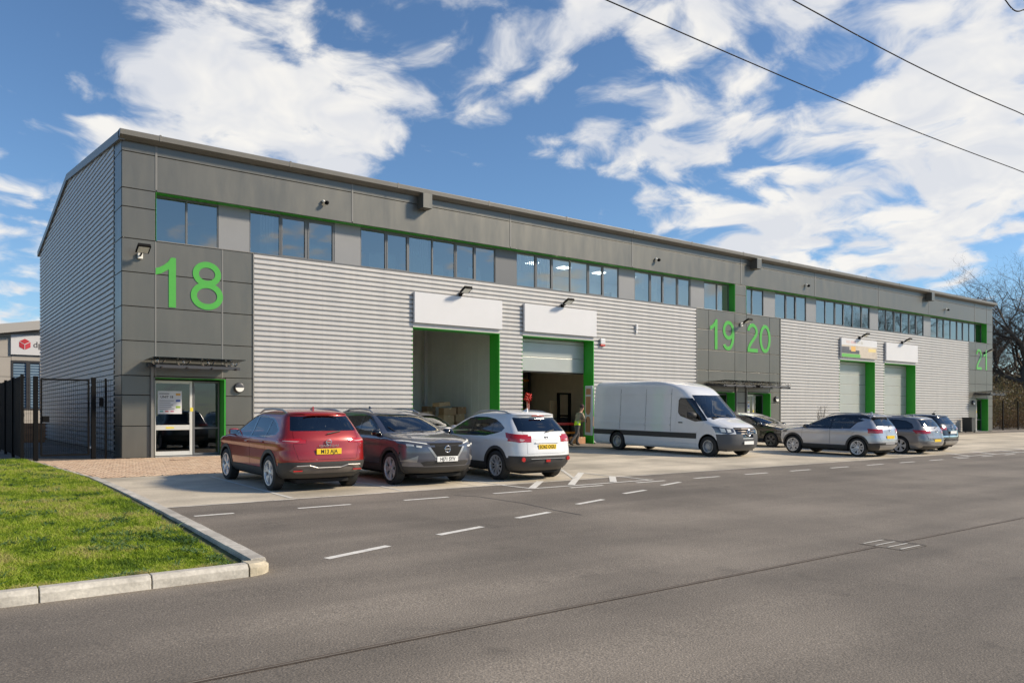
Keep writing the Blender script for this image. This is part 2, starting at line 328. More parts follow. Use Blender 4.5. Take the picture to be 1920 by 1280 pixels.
# block paving by the entrance of unit 18
pav = struct(MB().quad((-2.3,0.0,.002),(-1.72,-6.30,gz(-6.3)+.002),(4.6,-6.30,gz(-6.3)+.002),(4.6,0,.002)).build('brick_paving', pm('paving_sand', (.16,.12,.085), .9)))
U = .1; cells = []
for r in range(-64, 2):
    for n in range(-20, 24):
        for (cx, sx, sy) in ((r+4*n, 2, 1), (r+3+4*n, 1, 2)):
            x0 = cx*U; y0 = r*U; xm = x0+sx*U/2; ym = y0+sy*U/2
            left = -1.72 - .58*(ym+6.3)/6.3
            if x0 < left+.02 or x0+sx*U > 4.6 or y0 < -6.29 or y0+sy*U > -.02: continue
            cells.append((xm, ym, sx, sy))
def dist(c): return (c[0]-CAMPOS.x)**2+(c[1]-CAMPOS.y)**2
cells.sort(key=dist)
bmesh_sets = {}
for sx, sy in ((2,1),(1,2)):
    for k, mt in enumerate(M['bricks']):
        b = MB(); hx = sx*U/2-.004; hy = sy*U/2-.004
        P = [(-hx,-hy),(hx,-hy),(hx,hy),(-hx,hy)]; c = .006
        Q = [(p[0]-math.copysign(c,p[0]), p[1]-math.copysign(c,p[1])) for p in P]
        b.v = [(*p,-.01) for p in P]+[(*p,.002) for p in P]+[(*q,.007) for q in Q]
        for o_ in (0,4):
            for i in range(4): b.f.append((o_+i,o_+(i+1)%4,o_+4+(i+1)%4,o_+4+i))
        b.f.append((8,9,10,11)); me = b.mesh('brick'); me.materials.append(mt); bmesh_sets[(sx,sy,k)] = (me, b)
rest = [MB() for _ in range(3)]
for i, (xm, ym, sx, sy) in enumerate(cells):
    k = random.randrange(3); z = gz(ym)+.004+random.uniform(-.0015,.0015)
    if i < 300:
        o = bpy.data.objects.new('brick', bmesh_sets[(sx,sy,k)][0]); COL.objects.link(o); o.parent = pav; o.location = (xm,ym,z)
    else:
        src = bmesh_sets[(sx,sy,k)][1]; b0 = len(rest[k].v)
        rest[k].v += [(v[0]+xm, v[1]+ym, v[2]+z) for v in src.v]; rest[k].f += [tuple(b0+j for j in f) for f in src.f]
for k in range(3):
    o = rest[k].build('brick', M['bricks'][k], pav); o['kind'] = 'stuff'
# kerbs
kerb = bpy.data.objects.new('kerb', None); COL.objects.link(kerb); struct(kerb)
KP = [(0,0),(0,.095),(.035,.135),(.125,.14),(.125,0)]         # section: face towards the road
def kerb_stone(x0, x1, y, name='kerb_stone'):
    b = MB(); z = gz(y)-.01
    b.prism([(y+p[0], z+p[1]) for p in KP], 0, x0+.006, x1-.006); return b.build(name, M['kerb'], kerb, bevel=.006)
xk = -2.26
for i in range(14): kerb_stone(xk-.915*(i+1), xk-.915*i, -17.93)
# worn corner block
b = MB(); nA = 7; cxk, cyk, rk = -2.25, -17.66, .27
for i in range(nA):
    a = R(-90)+R(90)*i/(nA-1)
    for p in KP:
        rr = rk-min(p[0],.03)*1.6-(.27 if p[0] > .1 else 0); b.v.append((cxk+max(rr,.0)*math.cos(a), cyk+max(rr,.0)*math.sin(a), gz(-17.6)-.012+p[1]*(.97-.10*i/(nA-1))))
for i in range(nA-1):
    for j in range(5): b.f.append((i*5+j, (i+1)*5+j, (i+1)*5+(j+1)%5, i*5+(j+1)%5))
b.f.append(tuple(range(5))); b.f.append(tuple((nA-1)*5+j for j in range(5)))
b.build('kerb_stone', ground_mat('kerb_worn', .1, (.40,.35,.25), (.60,.53,.40), .12, .3, .85, .25, (24, 5.0)), kerb, bevel=.008)
def kxr(y): return float(np.interp(y, [-17.7,-14.9,-12.2,-9.5,-6.0], [-1.985,-1.87,-1.785,-1.73,-1.72]))
ys = -17.64
for i in range(12):
    y0, y1 = ys+.93*i, ys+.93*(i+1)
    h = .128-.005*i
    b = MB(); z0, z1 = gz(y0), gz(y1); S_ = []
    for yy, zz0 in ((y0+.003,z0),(y1-.003,z1)):
        xr = kxr(yy); S_ += [(xr-.165,yy,zz0-.01),(xr-.165,yy,zz0+h-.008),(xr-.015,yy,zz0+h-.004),(xr,yy,zz0+h-.03),(xr,yy,zz0-.01)]
    n = 5; b.v = S_; b.f = [tuple(range(n)), tuple(range(n,2*n))]+[(k,(k+1)%n,n+(k+1)%n,n+k) for k in range(n)]
    b.build('kerb_stone', M['kerb'], kerb, bevel=.005)
for i in range(7):                                          # flush edging beside the paving
    y0 = -6.5+.93*i; y1 = y0+.92
    xa = lambda y: -1.74-.58*(y+6.3)/6.3
    P = [(xa(y0)-.07,y0),(xa(y0),y0),(xa(y1),y1),(xa(y1)-.07,y1)]
    b = MB(); b.v = [(p[0],p[1],gz(p[1])-.02) for p in P]+[(p[0],p[1],gz(p[1])+.035) for p in P]
    b.f = [(0,1,2,3),(4,5,6,7),(0,1,5,4),(1,2,6,5),(2,3,7,6),(3,0,4,7)]
    b.build('kerb_stone', M['kerb'], kerb, bevel=.005)
# lawn: soil bed, blades
lawn = MB()
LP = [(-14,-17.81),(-2.2,-17.81),(-2.14,-17.6),(-2.02,-14.9),(-1.93,-12.2),(-1.87,-6.6),(-2.42,0.1),(-2.42,1.0),(-14,1.0)]
lawn.quad(*[(x,y,gz(y)+.055) for x,y in LP]); lawn = struct(lawn.build('lawn', M['soil']))
def vnoise(x, y, s, seed):
    r = np.random.default_rng(seed); T = r.random((64,64)); fx, fy = x*s, y*s; ix, iy = np.floor(fx).astype(int), np.floor(fy).astype(int); u, v = fx-ix, fy-iy
    u = u*u*(3-2*u); v = v*v*(3-2*v); g = lambda a,b_: T[a%64,b_%64]
    return (g(ix,iy)*(1-u)+g(ix+1,iy)*u)*(1-v)+(g(ix,iy+1)*(1-u)+g(ix+1,iy+1)*u)*v
def inlawn(x, y):
    e = np.interp(y, [-17.7,-14.9,-12.2,-9.5,-6.6,0], [-2.27,-2.13,-2.02,-1.96,-1.93,-2.45])-.06*vnoise(x,y,3.1,21)
    return (x < e) & (y > -17.76+.07*vnoise(x,y,2.7,22)) & (y < .3)
def blades(name, n, hmin, hmax, wd, mat, keep, lean=.5, par=None):
    # denser near the camera
    y = -17.74+18.0*rng.random(n*3)**1.7; x = -1.9-rng.random(n*3)*6.4
    ok = inlawn(x, y) & (x > -3.9-(y+17.7)*.02 - 1.4) ; x, y = x[ok][:n], y[ok][:n]
    k = keep(x, y); x, y = x[k], y[k]; m = len(x)
    cl = vnoise(x,y,1.3,3)*.4+vnoise(x,y,5.0,5)*.35+vnoise(x,y,13.0,8)*.25
    h = (hmin+(hmax-hmin)*rng.random(m))*(.45+1.1*cl); a = rng.random(m)*6.283; ln = rng.random(m)*lean*h
    dx, dy = np.cos(a), np.sin(a); b2 = rng.random(m)*6.283; wx, wy = np.cos(b2)*wd, np.sin(b2)*wd; z = SL*np.minimum(y,0)+.05
    V = np.empty((m,5,3)); 
    V[:,0] = np.stack([x-wx,y-wy,z],1); V[:,1] = np.stack([x+wx,y+wy,z],1)
    V[:,2] = np.stack([x+wx*.7+dx*ln*.4,y+wy*.7+dy*ln*.4,z+h*.6],1); V[:,3] = np.stack([x-wx*.7+dx*ln*.4,y-wy*.7+dy*ln*.4,z+h*.6],1)
    V[:,4] = np.stack([x+dx*ln*1.3,y+dy*ln*1.3,z+h],1)
    I = np.arange(m)[:,None]*5
    me = bpy.data.meshes.new(name); me.vertices.add(m*5); me.vertices.foreach_set('co', V.ravel())
    loops = np.concatenate([I+np.array([0,1,2,3]), I+np.array([3,2,4])],1).ravel(); me.loops.add(m*7); me.loops.foreach_set('vertex_index', loops)
    st = (np.arange(m)[:,None]*7+np.array([0,4])).ravel(); me.polygons.add(m*2); me.polygons.foreach_set('loop_start', st); 
    me.update(calc_edges=True); me.validate()
    at = me.attributes.new('tone','FLOAT','POINT'); tone = np.clip((cl-.5)*1.9+.48+rng.normal(0,.17,m)+np.clip(1-(y+17.76)/.35,0,1)*.35,0,1); at.data.foreach_set('value', np.repeat(tone,5).astype(np.float32))
    me.materials.append(mat); o = bpy.data.objects.new(name, me); COL.objects.link(o); o['kind'] = 'stuff'
    return o
def grass_mat(name, c):
    m = bpy.data.materials.new(name); m.use_nodes = True; t = m.node_tree; p = t.nodes['Principled BSDF']
    a = t.nodes.new('ShaderNodeAttribute'); a.attribute_name = 'tone'; r = t.nodes.new('ShaderNodeValToRGB'); t.links.new(a.outputs['Fac'], r.inputs[0])
    el = r.color_ramp.elements; el[0].color = (*c[0],1); el[1].color = (*c[-1],1)
    for k, cc in enumerate(c[1:-1]): e = el.new((k+1)/(len(c)-1)); e.color = (*cc,1)
    t.links.new(r.outputs[0], p.inputs['Base Color']); p.inputs['Roughness'].default_value = .55; p.inputs['Specular IOR Level'].default_value = .3
    tr = t.nodes.new('ShaderNodeBsdfTranslucent'); t.links.new(r.outputs[0], tr.inputs[0]); mx = t.nodes.new('ShaderNodeMixShader'); mx.inputs[0].default_value = .35
    t.links.new(p.outputs[0], mx.inputs[1]); t.links.new(tr.outputs[0], mx.inputs[2]); t.links.new(mx.outputs[0], t.nodes['Material Output'].inputs[0]); return m
gm = grass_mat('grass_blade', [(.08,.15,.014),(.20,.30,.020),(.32,.43,.028),(.43,.48,.075),(.50,.42,.17)])
gr = blades('grass', 230000, .018, .062, .0048, gm, lambda x,y: np.ones(len(x),bool), 1.3)
gr['label'] = 'short green grass of the verge behind the kerb'
wm = grass_mat('broad_leaf', [(.045,.10,.03),(.08,.16,.05),(.16,.25,.09)])
wd_ = blades('weed_patch', 34000, .035, .075, .017, wm, lambda x,y: (vnoise(x,y,1.7,11)*.5+vnoise(x,y,4.6,12)*.5) > .66, 1.8)
wd_['label'] = 'darker broad leaved weeds scattered through the grass'
# ================================================================== THE INDUSTRIAL BUILDING
LEN, DEP = 61.03, 19.1
ENT = [.91, 27.22, 30.37, 58.12]; EW = 2.15; EH = 2.45
DOORS = [(9.99,14.03),(15.23,19.26),(39.49,43.55),(44.74,48.83)]; DH = 4.60; RD = .64
RIB = [(.97,29.38),(30.37,60.0)]; RZ0, RZ1, RY = 6.66, 8.15, .40
BLD = thing('industrial_building', 'long grey and silver industrial building with green door reveals, units 18 to 21', 'building')
# core wall (dark, shows only in the joints)
mb = MB(); ops = sorted([(e, e+EW, EH) for e in ENT]+[(a,b_,DH) for a,b_ in DOORS]); x = 0.06
for a, b_, h in ops:
    mb.box(x,a,.06,.26,0,6.5); mb.box(a,b_,.06,.26,h,6.5); x = b_
mb.box(x,LEN-.06,.06,.26,0,6.5); mb.box(.06,LEN-.06,.06,.26,6.5,RZ0-.03); mb.box(.06,LEN-.06,.06,.26,RZ1+.03,9.55)
x = .06
for a, b_ in RIB: mb.box(x,a,.06,.26,RZ0-.03,RZ1+.03); x = b_
mb.box(x,LEN-.06,.06,.26,RZ0-.03,RZ1+.03)
mb.box(LEN-.25,LEN-.05,.26,DEP,0,9.3); mb.box(.06,LEN-.25,DEP-.2,DEP,0,9.3); mb.box(.06,.2,.26,DEP-.2,0,9.3)
mb.build('wall', M['joint'], BLD)
# flat grey panels, each its own piece
G = .011
def panel(x0, x1, z0, z1, mat='panel', y=0.0):
    MB().box(x0+G,x1-G,y,y+.055,z0+G,z1-G).build('wall_panel', M[mat], BLD, bevel=.006)
ZJ = [0,.97,1.91,2.50,3.55,4.59,5.62,6.63]
def bay(cols, ent):
    for a, b_ in zip(cols[:-1], cols[1:]):
        for z0, z1 in zip(ZJ[:-1], ZJ[1:]):
            segs = [(a, b_)]
            if z0 < EH-.1:
                segs = []
                cuts = sorted([(e, e+EW) for e in ent]); xx = a
                for c0, c1 in cuts:
                    if c1 <= a or c0 >= b_: continue
                    if c0 > xx+.05: segs.append((xx, c0))
                    xx = max(xx, c1)
                if xx < b_-.05: segs.append((xx, b_))
            for s0, s1 in segs: panel(s0, s1, z0, z1)
bay([0,.94,2.96,3.96], [ENT[0]]); bay([26.3,27.25,29.38,30.37,32.43,33.4], ENT[1:3]); bay([56.9,58.0,60.0,61.03], [ENT[3]])
for e in ENT: panel(e, e+EW, EH, 2.50)
for z0, z1 in ((6.63,7.58),(7.58,8.14)): panel(0,.95,z0,z1); panel(60.02,61.03,z0,z1); panel(29.40,30.35,z0,z1)
FJ = [0,.97,7.52,14.6,21.73,29.9,36.86,44.05,50.8,57.9,60.0,61.03]
for a, b_ in zip(FJ[:-1], FJ[1:]):
    panel(a,b_,8.14,9.24); panel(a,b_,9.24,9.56)
for x in FJ[1:-1]:
    MB().box(x-.03,x+.03,-.012,.0,8.20,9.55).build('cover_strip', M['trim'], BLD)
for x in (.95,2.96): MB().box(x-.022,x+.022,-.010,.0,2.5,6.62).build('cover_strip', M['trim'], BLD)
# return of the corner panels on the gable
for z0, z1 in zip(ZJ[:-1]+[6.63,7.58,8.14,9.24], ZJ[1:]+[7.58,8.14,9.24,9.75]):
    MB().box(0,.055,.06,1.06,z0+G,z1-G).build('corner_panel', M['panel'], BLD, bevel=.006)
# horizontal ribbed cladding
PIT = .17
def rib_profile(z0, z1):
    base = [(.0,.040),(.024,.040),(.042,-.020),(.146,-.020),(.152,.040)]      # (height in pitch, outward = negative)
    out = []; k = math.floor(z0/PIT)
    while k*PIT < z1:
        for dz, y in base:
            z = k*PIT+dz
            if z0 < z < z1: out.append((z, y))
        k += 1
    y0 = out[0][1]; y1 = out[-1][1]
    return [(z0,y0)]+out+[(z1,y1)]
def clad(x0, x1, z0, z1):
    n = max(1, round((x1-x0)/1.16)); P = rib_profile(z0, z1)
    for i in range(n):
        a = x0+(x1-x0)*i/n; c = x0+(x1-x0)*(i+1)/n; dy = (i % 2)*.0025
        b = MB(); b.v = [(a+.001,y+dy,z) for z,y in P]+[(c+.004,y+dy,z) for z,y in P]; m = len(P)
        b.f = [(j, m+j, m+j+1, j+1) for j in range(m-1)]
        # visible cut ends
        b.f2 = None
        o = b.build('cladding_sheet', M['silver'], BLD)
CT = 6.61
def clad_wall(x0, x1, doors):
    x = x0
    for a, b_ in doors:
        clad(x, a-.01, .06, CT); clad(a-.01, b_+.01, DH+.16, CT); x = b_+.01
    clad(x, x1, .06, CT)
clad_wall(3.98, 26.28, DOORS[:2]); clad_wall(33.42, 56.88, DOORS[2:])
# edge trims of the cladding
for x in (3.965,26.29,33.41,56.89): MB().box(x-.02,x+.02,-.03,.055,.0,6.62).build('cladding_trim', M['trim'], BLD)
for a, b_ in ((3.99,26.26),(33.43,56.86)): MB().box(a,b_,-.035,.05,CT,6.655).build('cladding_trim', M['wframe'], BLD)
for a, b_ in ((3.99,9.9),(14.1,15.2),(19.35,26.2),(33.43,39.4),(43.6,44.7),(48.9,56.8)): MB().box(a,b_,-.03,.05,.0,.06).build('base_flashing', M['trim'], BLD)
# ---- gable
RIDGE = (10.0, 10.82)
def roofz(y): return 9.72+(RIDGE[1]-9.72)*y/RIDGE[0] if y < RIDGE[0] else 9.30+(RIDGE[1]-9.30)*(DEP-y)/(DEP-RIDGE[0])
P = rib_profile(.15, 10.7); ny = 16
for i in range(ny):
    ya = 1.08+(DEP-1.08)*i/ny; yb = 1.08+(DEP-1.08)*(i+1)/ny; b = MB(); dx = (i % 2)*.002
    for (z0,o0),(z1,o1) in zip(P[:-1],P[1:]):
        lo, hi = ya, yb+.004
        if z1 > 9.25:
            if z1 > 9.72: lo = max(lo, (z1-9.72)/(RIDGE[1]-9.72)*RIDGE[0])
            hi = min(hi, DEP-(z1-9.30)/(RIDGE[1]-9.30)*(DEP-RIDGE[0])) if z1 > 9.30 else hi
        if hi-lo < .02: continue
        k = len(b.v); b.v += [(o0+dx,lo,z0),(o0+dx,hi,z0),(o1+dx,hi,z1),(o1+dx,lo,z1)]; b.f.append((k,k+3,k+2,k+1))
    b.build('cladding_sheet', M['silver'], BLD)
b = MB()
for i in range(12):
    y0 = .2+(DEP-.4)*i/12; y1 = .2+(DEP-.4)*(i+1)/12
    b.quad((.045,y0,0),(.045,y1,0),(.045,y1,roofz(y1)-.05),(.045,y0,roofz(y0)-.05))
b.build('gable_backing', M['joint'], BLD)
MB().box(-.04,.0,1.10,DEP-.05,.0,.14).build('base_flashing', M['trim'], BLD)
# verge trims, roof, gutter
def slab(pa, pb, x0, x1, t, name, mat, drop=0):
    b = MB(); (ya,za),(yb,zb) = pa, pb
    b.v = [(x0,ya,za-t-drop),(x1,ya,za-t-drop),(x1,yb,zb-t-drop),(x0,yb,zb-t-drop),(x0,ya,za-drop),(x1,ya,za-drop),(x1,yb,zb-drop),(x0,yb,zb-drop)]
    b.f = [(0,3,2,1),(4,5,6,7),(0,1,5,4),(1,2,6,5),(2,3,7,6),(3,0,4,7)]
    return b.build(name, M[mat], BLD)
slab((-.05,9.80),(RIDGE[0],RIDGE[1]+.12), .06, LEN+.05, .08, 'roof', 'roof'); slab((RIDGE[0],RIDGE[1]+.12),(DEP+.2,9.36), .06, LEN+.05, .08, 'roof', 'roof')
slab((-.12,9.78),(RIDGE[0],RIDGE[1]+.10), -.10, .06, .26, 'verge_trim', 'gutter'); slab((RIDGE[0],RIDGE[1]+.10),(DEP+.22,9.33), -.10, .06, .24, 'verge_trim', 'gutter')
MB().prism([(.0,9.545),(-.10,9.545),(-.30,9.63),(-.31,9.78),(-.27,9.80),(.0,9.81)], 0, -.10, LEN+.13).build('gutter', M['gutter'], BLD, bevel=.008)
for i in range(15):
    x = 1.0+i*4.1; MB().box(x,x+.05,-.313,-.05,9.62,9.812).build('gutter_strap', M['gutter'], BLD)
for x in (10.2,30.72,50.3):
    h = MB().box(x,x+.40,-.42,-.005,9.05,9.60).build('overflow_hopper', M['panel'], BLD, bevel=.01)
# ---- ribbon windows
m1 = [.97,1.96,2.95,3.97,5.02,5.98,7.01,8.03,9.06,10.03,11.09,12.14,13.11,14.11,15.20,16.23,17.18,18.22,19.27,20.23,21.22,22.27,23.32,24.27,25.29,26.3,27.34,28.4,29.38]
m2 = [30.37,31.38,32.39,33.46]+[33.46+1.0197*k for k in range(1,27)]; m2 = [v for v in m2 if v < 59.4]+[60.0]
P1 = {2,6,13,20,25}; P2 = {2,6,13,20}; C1 = {4,5,8,11,15,18,22,24}
MB().box(.99,29.36,-.02,RY+.06,RZ0-.035,RZ0).build('window_sill', M['trim'], BLD, bevel=.006); MB().box(30.39,59.98,-.02,RY+.06,RZ0-.035,RZ0).build('window_sill', M['trim'], BLD, bevel=.006)
for a, b_ in RIB:
    MB().box(a-.02,b_+.02,.058,RY+.06,RZ1,RZ1+.02).build('window_reveal', M['green'], BLD)
    for x0, x1 in ((a-.006,a+.002),(b_-.004,b_+.012)): MB().box(x0,x1,.004,RY+.06,RZ0,RZ1).build('window_reveal', M['green'], BLD)
def window(xa, xb, casement):
    f = MB(); t = .03
    y0, y1 = RY-.02, RY+.05
    f.box(xa,xa+t,y0,y1,RZ0,RZ1); f.box(xb-t,xb,y0,y1,RZ0,RZ1); f.box(xa+t,xb-t,y0,y1,RZ0,RZ0+.06); f.box(xa+t,xb-t,y0,y1,RZ1-.06,RZ1)
    if casement:
        f.box(xa+t,xa+t+.05,y0-.012,y1,RZ0+.06,RZ1-.06); f.box(xb-t-.05,xb-t,y0-.012,y1,RZ0+.06,RZ1-.06); f.box(xa+t+.05,xb-t-.05,y0-.012,y1,RZ0+.06,RZ0+.11); f.box(xa+t+.05,xb-t-.05,y0-.012,y1,RZ1-.11,RZ1-.06)
    o = f.build('window', M['wframe'], BLD)
    tl = random.gauss(0,.0012); tz = random.gauss(0,.0012)
    cx, cz = (xa+xb)/2, (RZ0+RZ1)/2; b = MB(); hx, hz = (xb-xa)/2-.02, (RZ1-RZ0)/2-.04
    b.quad(*[(cx+sx*hx, RY+.015+tl*sx*hx+tz*sz*hz, cz+sz*hz) for sx,sz in ((-1,-1),(1,-1),(1,1),(-1,1))]).build('pane', M['glass'], o)
for mm, PP, CC in ((m1,P1,C1),(m2,P2,{4,9,12,16,18,22,25})):
    for i, (a, b_) in enumerate(zip(mm[:-1], mm[1:])):
        if i in PP: MB().box(a+.006,b_-.006,RY-.03,RY+.04,RZ0,RZ1).build('infill_panel', M['panel_lt'] if not (mm is m1 and i == 13) else M['wframe'], BLD)
        else: window(a, b_, i in CC)
# upper floor rooms behind the glass
mb = MB(); mb.box(.3,60.7,RY+.07,6.2,6.2,6.4); mb.build('upper_floor', M['slab'], BLD)
mb = MB(); mb.box(.3,60.7,6.0,6.2,6.4,8.9)
for x in (.3,14.7,29.8,45.2,60.5): mb.box(x,x+.15,RY+.07,6.0,6.4,8.9)
mb.build('office_wall', M['office'], BLD)
MB().box(.3,60.7,RY+.07,6.0,8.62,8.7).build('office_ceiling', M['office'], BLD)
for x in (16.6,18.6,20.6,23.0,25.2):
    for y in (1.6,3.6): MB().box(x,x+.5,y,y+.5,8.59,8.615).build('ceiling_light', M['ceillamp'], BLD)
for (a,b_,h,y) in ((6.2,6.9,.75,1.0),(8.1,8.4,.5,.9),(8.8,9.9,.8,1.1),(10.2,10.9,1.0,1.2),(11.2,12.0,.62,.9),(12.3,12.9,.45,1.0),(13.2,13.8,.7,.9),(16.0,17.0,.5,1.2),(22.4,23.2,.5,1.2)):
    MB().box(a,b_,RY+y-.3,RY+y,RZ0-.2,RZ0+h).build('stored_carton', M['blind'], BLD)
for a, b_ in ((4.4,4.98),(9.1,9.16),(10.05,11.06),(15.3,17.1),(22.3,24.2),(27.4,29.2),(30.5,31.3),(35.6,36.4)):
    b = MB(); n = max(1,int((b_-a)/.1))
    for k in range(n): b.box(a+k*.1,a+k*.1+.07,RY+.2,RY+.206,RZ0+.02,RZ1-.05)
    b.build('vertical_blind', M['blind'], BLD)
# ---- vehicle doors
for k, (a, b_) in enumerate(DOORS):
    MB().box(b_-.02,b_+.008,-.018,RD,0.0,DH).build('door_reveal', M['green'], BLD); MB().box(a-.008,a+.006,.0,RD,0.0,DH).build('door_reveal', M['green'], BLD)
    MB().box(a+.006,b_-.02,-.018,RD,DH-.02,DH).build('door_reveal', M['green'], BLD)
    MB().box(a-.012,b_+.012,-.036,.05,DH+.004,DH+.16).build('lintel_flashing', M['silver'], BLD, bevel=.005)
    zb = (None, 3.12, .015, .015)[k]
    if zb is not None:
        d = MB().box(a+.05,b_-.05,RD-.02,RD+.02,zb,zb+.05).build('roller_door', M['joint'], BLD)
        z = zb+.05; j = 0
        while z < DH-.05:
            z1 = min(z+.62, DH-.04)
            MB().box(a+.05,b_-.05,RD-.055,RD,z+.006,z1-.004).build('door_section', M['shutter'], d, bevel=.012); z = z1; j += 1
# ---- unit 18 warehouse interior
mb = MB(); mb.box(3.99,14.95,.27,7.6,-.2,.008); mb.box(14.95,24.5,.27,15,-.2,.008); mb.box(.3,3.95,.6,4.5,-.2,.008)
for x in (27.0,): mb.box(26.35,33.3,.6,4.5,-.2,.008)
mb.box(57.0,60.7,.6,4.5,-.2,.008); mb.build('interior_floor', M['slab'], BLD)
mb = MB(); mb.box(14.75,14.95,RD+.03,7.5,.008,6.2); mb.build('party_wall', M['inner'], BLD)
for i in range(12):                                        # vertical ribs of the liner sheet
    y = RD+.2+i*.55; MB().box(14.742,14.752,y,y+.02,.01,6.15).build('liner_rib', M['inner'], BLD)
MB().box(3.99,14.75,7.3,7.5,.008,6.2).build('back_wall', M['inner'], BLD); MB().box(3.99,4.1,.3,7.3,.008,6.2).build('side_wall', M['inner'], BLD)
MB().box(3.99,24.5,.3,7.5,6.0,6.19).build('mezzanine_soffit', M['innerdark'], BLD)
MB().box(14.50,14.62,6.62,6.74,.008,6.0).build('column', M['white'], BLD)
for y in (1.9,3.4,4.9): MB().box(4.1,14.75,y,y+.12,5.72,5.98).build('ceiling_beam', M['steel'], BLD)
MB().tube([(4.2,2.6,5.5),(14.6,2.6,5.5)], .05).build('ceiling_pipe', M['zinc'], BLD)
# unit 19 interior
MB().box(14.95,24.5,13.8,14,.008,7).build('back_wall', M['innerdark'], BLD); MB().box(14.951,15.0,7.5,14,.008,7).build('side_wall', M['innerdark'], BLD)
MB().box(20.9,21.05,RD+.05,14,.008,7).build('party_wall', pm('beige_liner', (.50,.42,.31), .7, var=.08), BLD)
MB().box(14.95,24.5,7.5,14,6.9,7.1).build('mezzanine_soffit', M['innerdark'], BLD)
MB().box(17.35,17.6,3.6,3.85,.008,6.0).build('column', pm('beige_column', (.45,.40,.30), .6), BLD)
# lobbies behind the entrances
for x0, x1 in ((.3,3.9),(26.4,29.6),(30.2,33.2),(57.0,60.7)):
    mb = MB(); mb.box(x0,x1,4.3,4.4,0,2.9); mb.box(x0,x0+.1,.6,4.3,0,2.9); mb.box(x1-.1,x1,.6,4.3,0,2.9); mb.box(x0,x1,.6,4.3,2.8,2.9); mb.build('lobby_wall', M['shutter'], BLD)
# ---- entrances
def poster(xc, zc, y, d, word):
    p = MB().box(xc-.36,xc+.36,y-.004,y,zc-.36,zc+.36).build('poster', M['white'], d)
    pr = MB(); k = 0
    for r_, (x0,x1,h) in enumerate([(-.31,-.02,.03),(-.31,.12,.02),(-.31,.02,.02),(-.31,.10,.02),(-.31,.05,.02),(-.31,.14,.02)]):
        z = zc+.29-(0 if r_ == 0 else .16+.065*r_); pr.box(xc+x0,xc+x1,y-.006,y-.0041,z-h,z)
    pr.build('printed_lines', pm('print_grey', (.2,.2,.22), .6), p)
    if not word: MB().box(xc-.31,xc+.10,y-.006,y-.0041,zc+.13,zc+.21).build('printed_heading', pm('print_ink', (.03,.03,.035), .6), p)
    else: me = text_mesh(word, .105, .0008, .002); t_ = obj('lettering', me, pm('print_ink', (.03,.03,.035), .6), p); t_.location = (xc-.09, y-.006, zc+.17); t_.rotation_euler = (R(90),0,0)
    for j, c in enumerate(((.65,.35,.08),(.10,.14,.35),(.30,.45,.06))):
        MB().box(xc+.18,xc+.32,y-.006,y-.0041,zc+.22-.2*j,zc+.29-.2*j).build('printed_picture', pm('print_colour', c, .6), p)
    for j, c in enumerate(((.08,.35,.3),(.5,.1,.1),(.5,.12,.2))):
        MB().box(xc-.3+.16*j,xc-.2+.16*j,y-.006,y-.0041,zc-.30,zc-.26).build('printed_picture', pm('print_colour', c, .6), p)
def entrance(x0, word, handle=True):
    x1 = x0+EW; Y = .46
    MB().box(x1-.03,x1+.005,.004,Y+.05,0,EH).build('door_reveal', M['green'], BLD); MB().box(x0-.005,x0+.03,.004,Y+.05,0,EH).build('door_reveal', M['panel'], BLD)
    MB().box(x0+.03,x1-.03,.004,Y+.05,EH-.012,EH).build('door_reveal', M['green'], BLD)
    MB().box(x0+.03,x1-.04,.0,Y+.1,-.02,.012).build('threshold', M['zinc'], BLD)
    d0, d1 = x0+.07, x0+1.25; f = MB(); t = .085
    f.box(d0,d0+t,Y,Y+.06,.03,EH-.06); f.box(d1-t,d1,Y,Y+.06,.03,EH-.06); f.box(d0+t,d1-t,Y,Y+.06,.03,.16); f.box(d0+t,d1-t,Y,Y+.06,EH-.15,EH-.06); f.box(d0+t,d1-t,Y,Y+.06,.83,.99)
    d = f.build('door', M['doorframe'], BLD, bevel=.006)
    MB().box(d0+t,d1-t,Y+.02,Y+.03,.16,.83).build('pane', M['doorglass'], d); MB().box(d0+t,d1-t,Y+.02,Y+.03,.99,EH-.15).build('pane', M['doorglass'], d)
    MB().tube([(d1-.10,Y,1.08),(d1-.10,Y-.07,1.08),(d1-.10,Y-.07,1.38),(d1-.10,Y,1.38)], .016).build('handle', M['doorframe'], d)
    MB().box(d0+.38,d0+.62,Y-.006,Y,.88,.93).build('letterbox', pm('yellow_label', (.75,.6,.05), .5), d)
    MB().box(d1-.07,d1+.02,Y-.006,Y,1.42,1.54).build('lock_sticker', pm('yellow_label', (.75,.6,.05), .5), d)
    poster(d0+.50, 1.70, Y+.018, d, word)
    s0, s1 = d1+.02, x1-.05; f = MB(); t = .05
    f.box(s0,s0+t,Y,Y+.06,.03,EH-.06); f.box(s1-t,s1,Y,Y+.06,.03,EH-.06); f.box(s0+t,s1-t,Y,Y+.06,.03,.09); f.box(s0+t,s1-t,Y,Y+.06,EH-.12,EH-.06); f.box(s0+t,s1-t,Y,Y+.06,.86,.91)
    wdw = f.build('side_window', M['wframe'], BLD)
    MB().box(s0+t,s1-t,Y+.02,Y+.03,.09,.86).build('pane', M['doorglass'], wdw); MB().box(s0+t,s1-t,Y+.02,Y+.03,.91,EH-.12).build('pane', M['doorglass'], wdw)
for x0, wd in zip(ENT, ('UNIT 18','','','')): entrance(x0, wd)
MB().box(.80,.88,-.085,-.005,.0,2.86).build('downpipe', M['trim'], BLD, bevel=.01); 
for x0 in (29.42,30.30): MB().box(x0,x0+.07,-.075,-.005,.0,2.9).build('downpipe', M['trim'], BLD, bevel=.01)
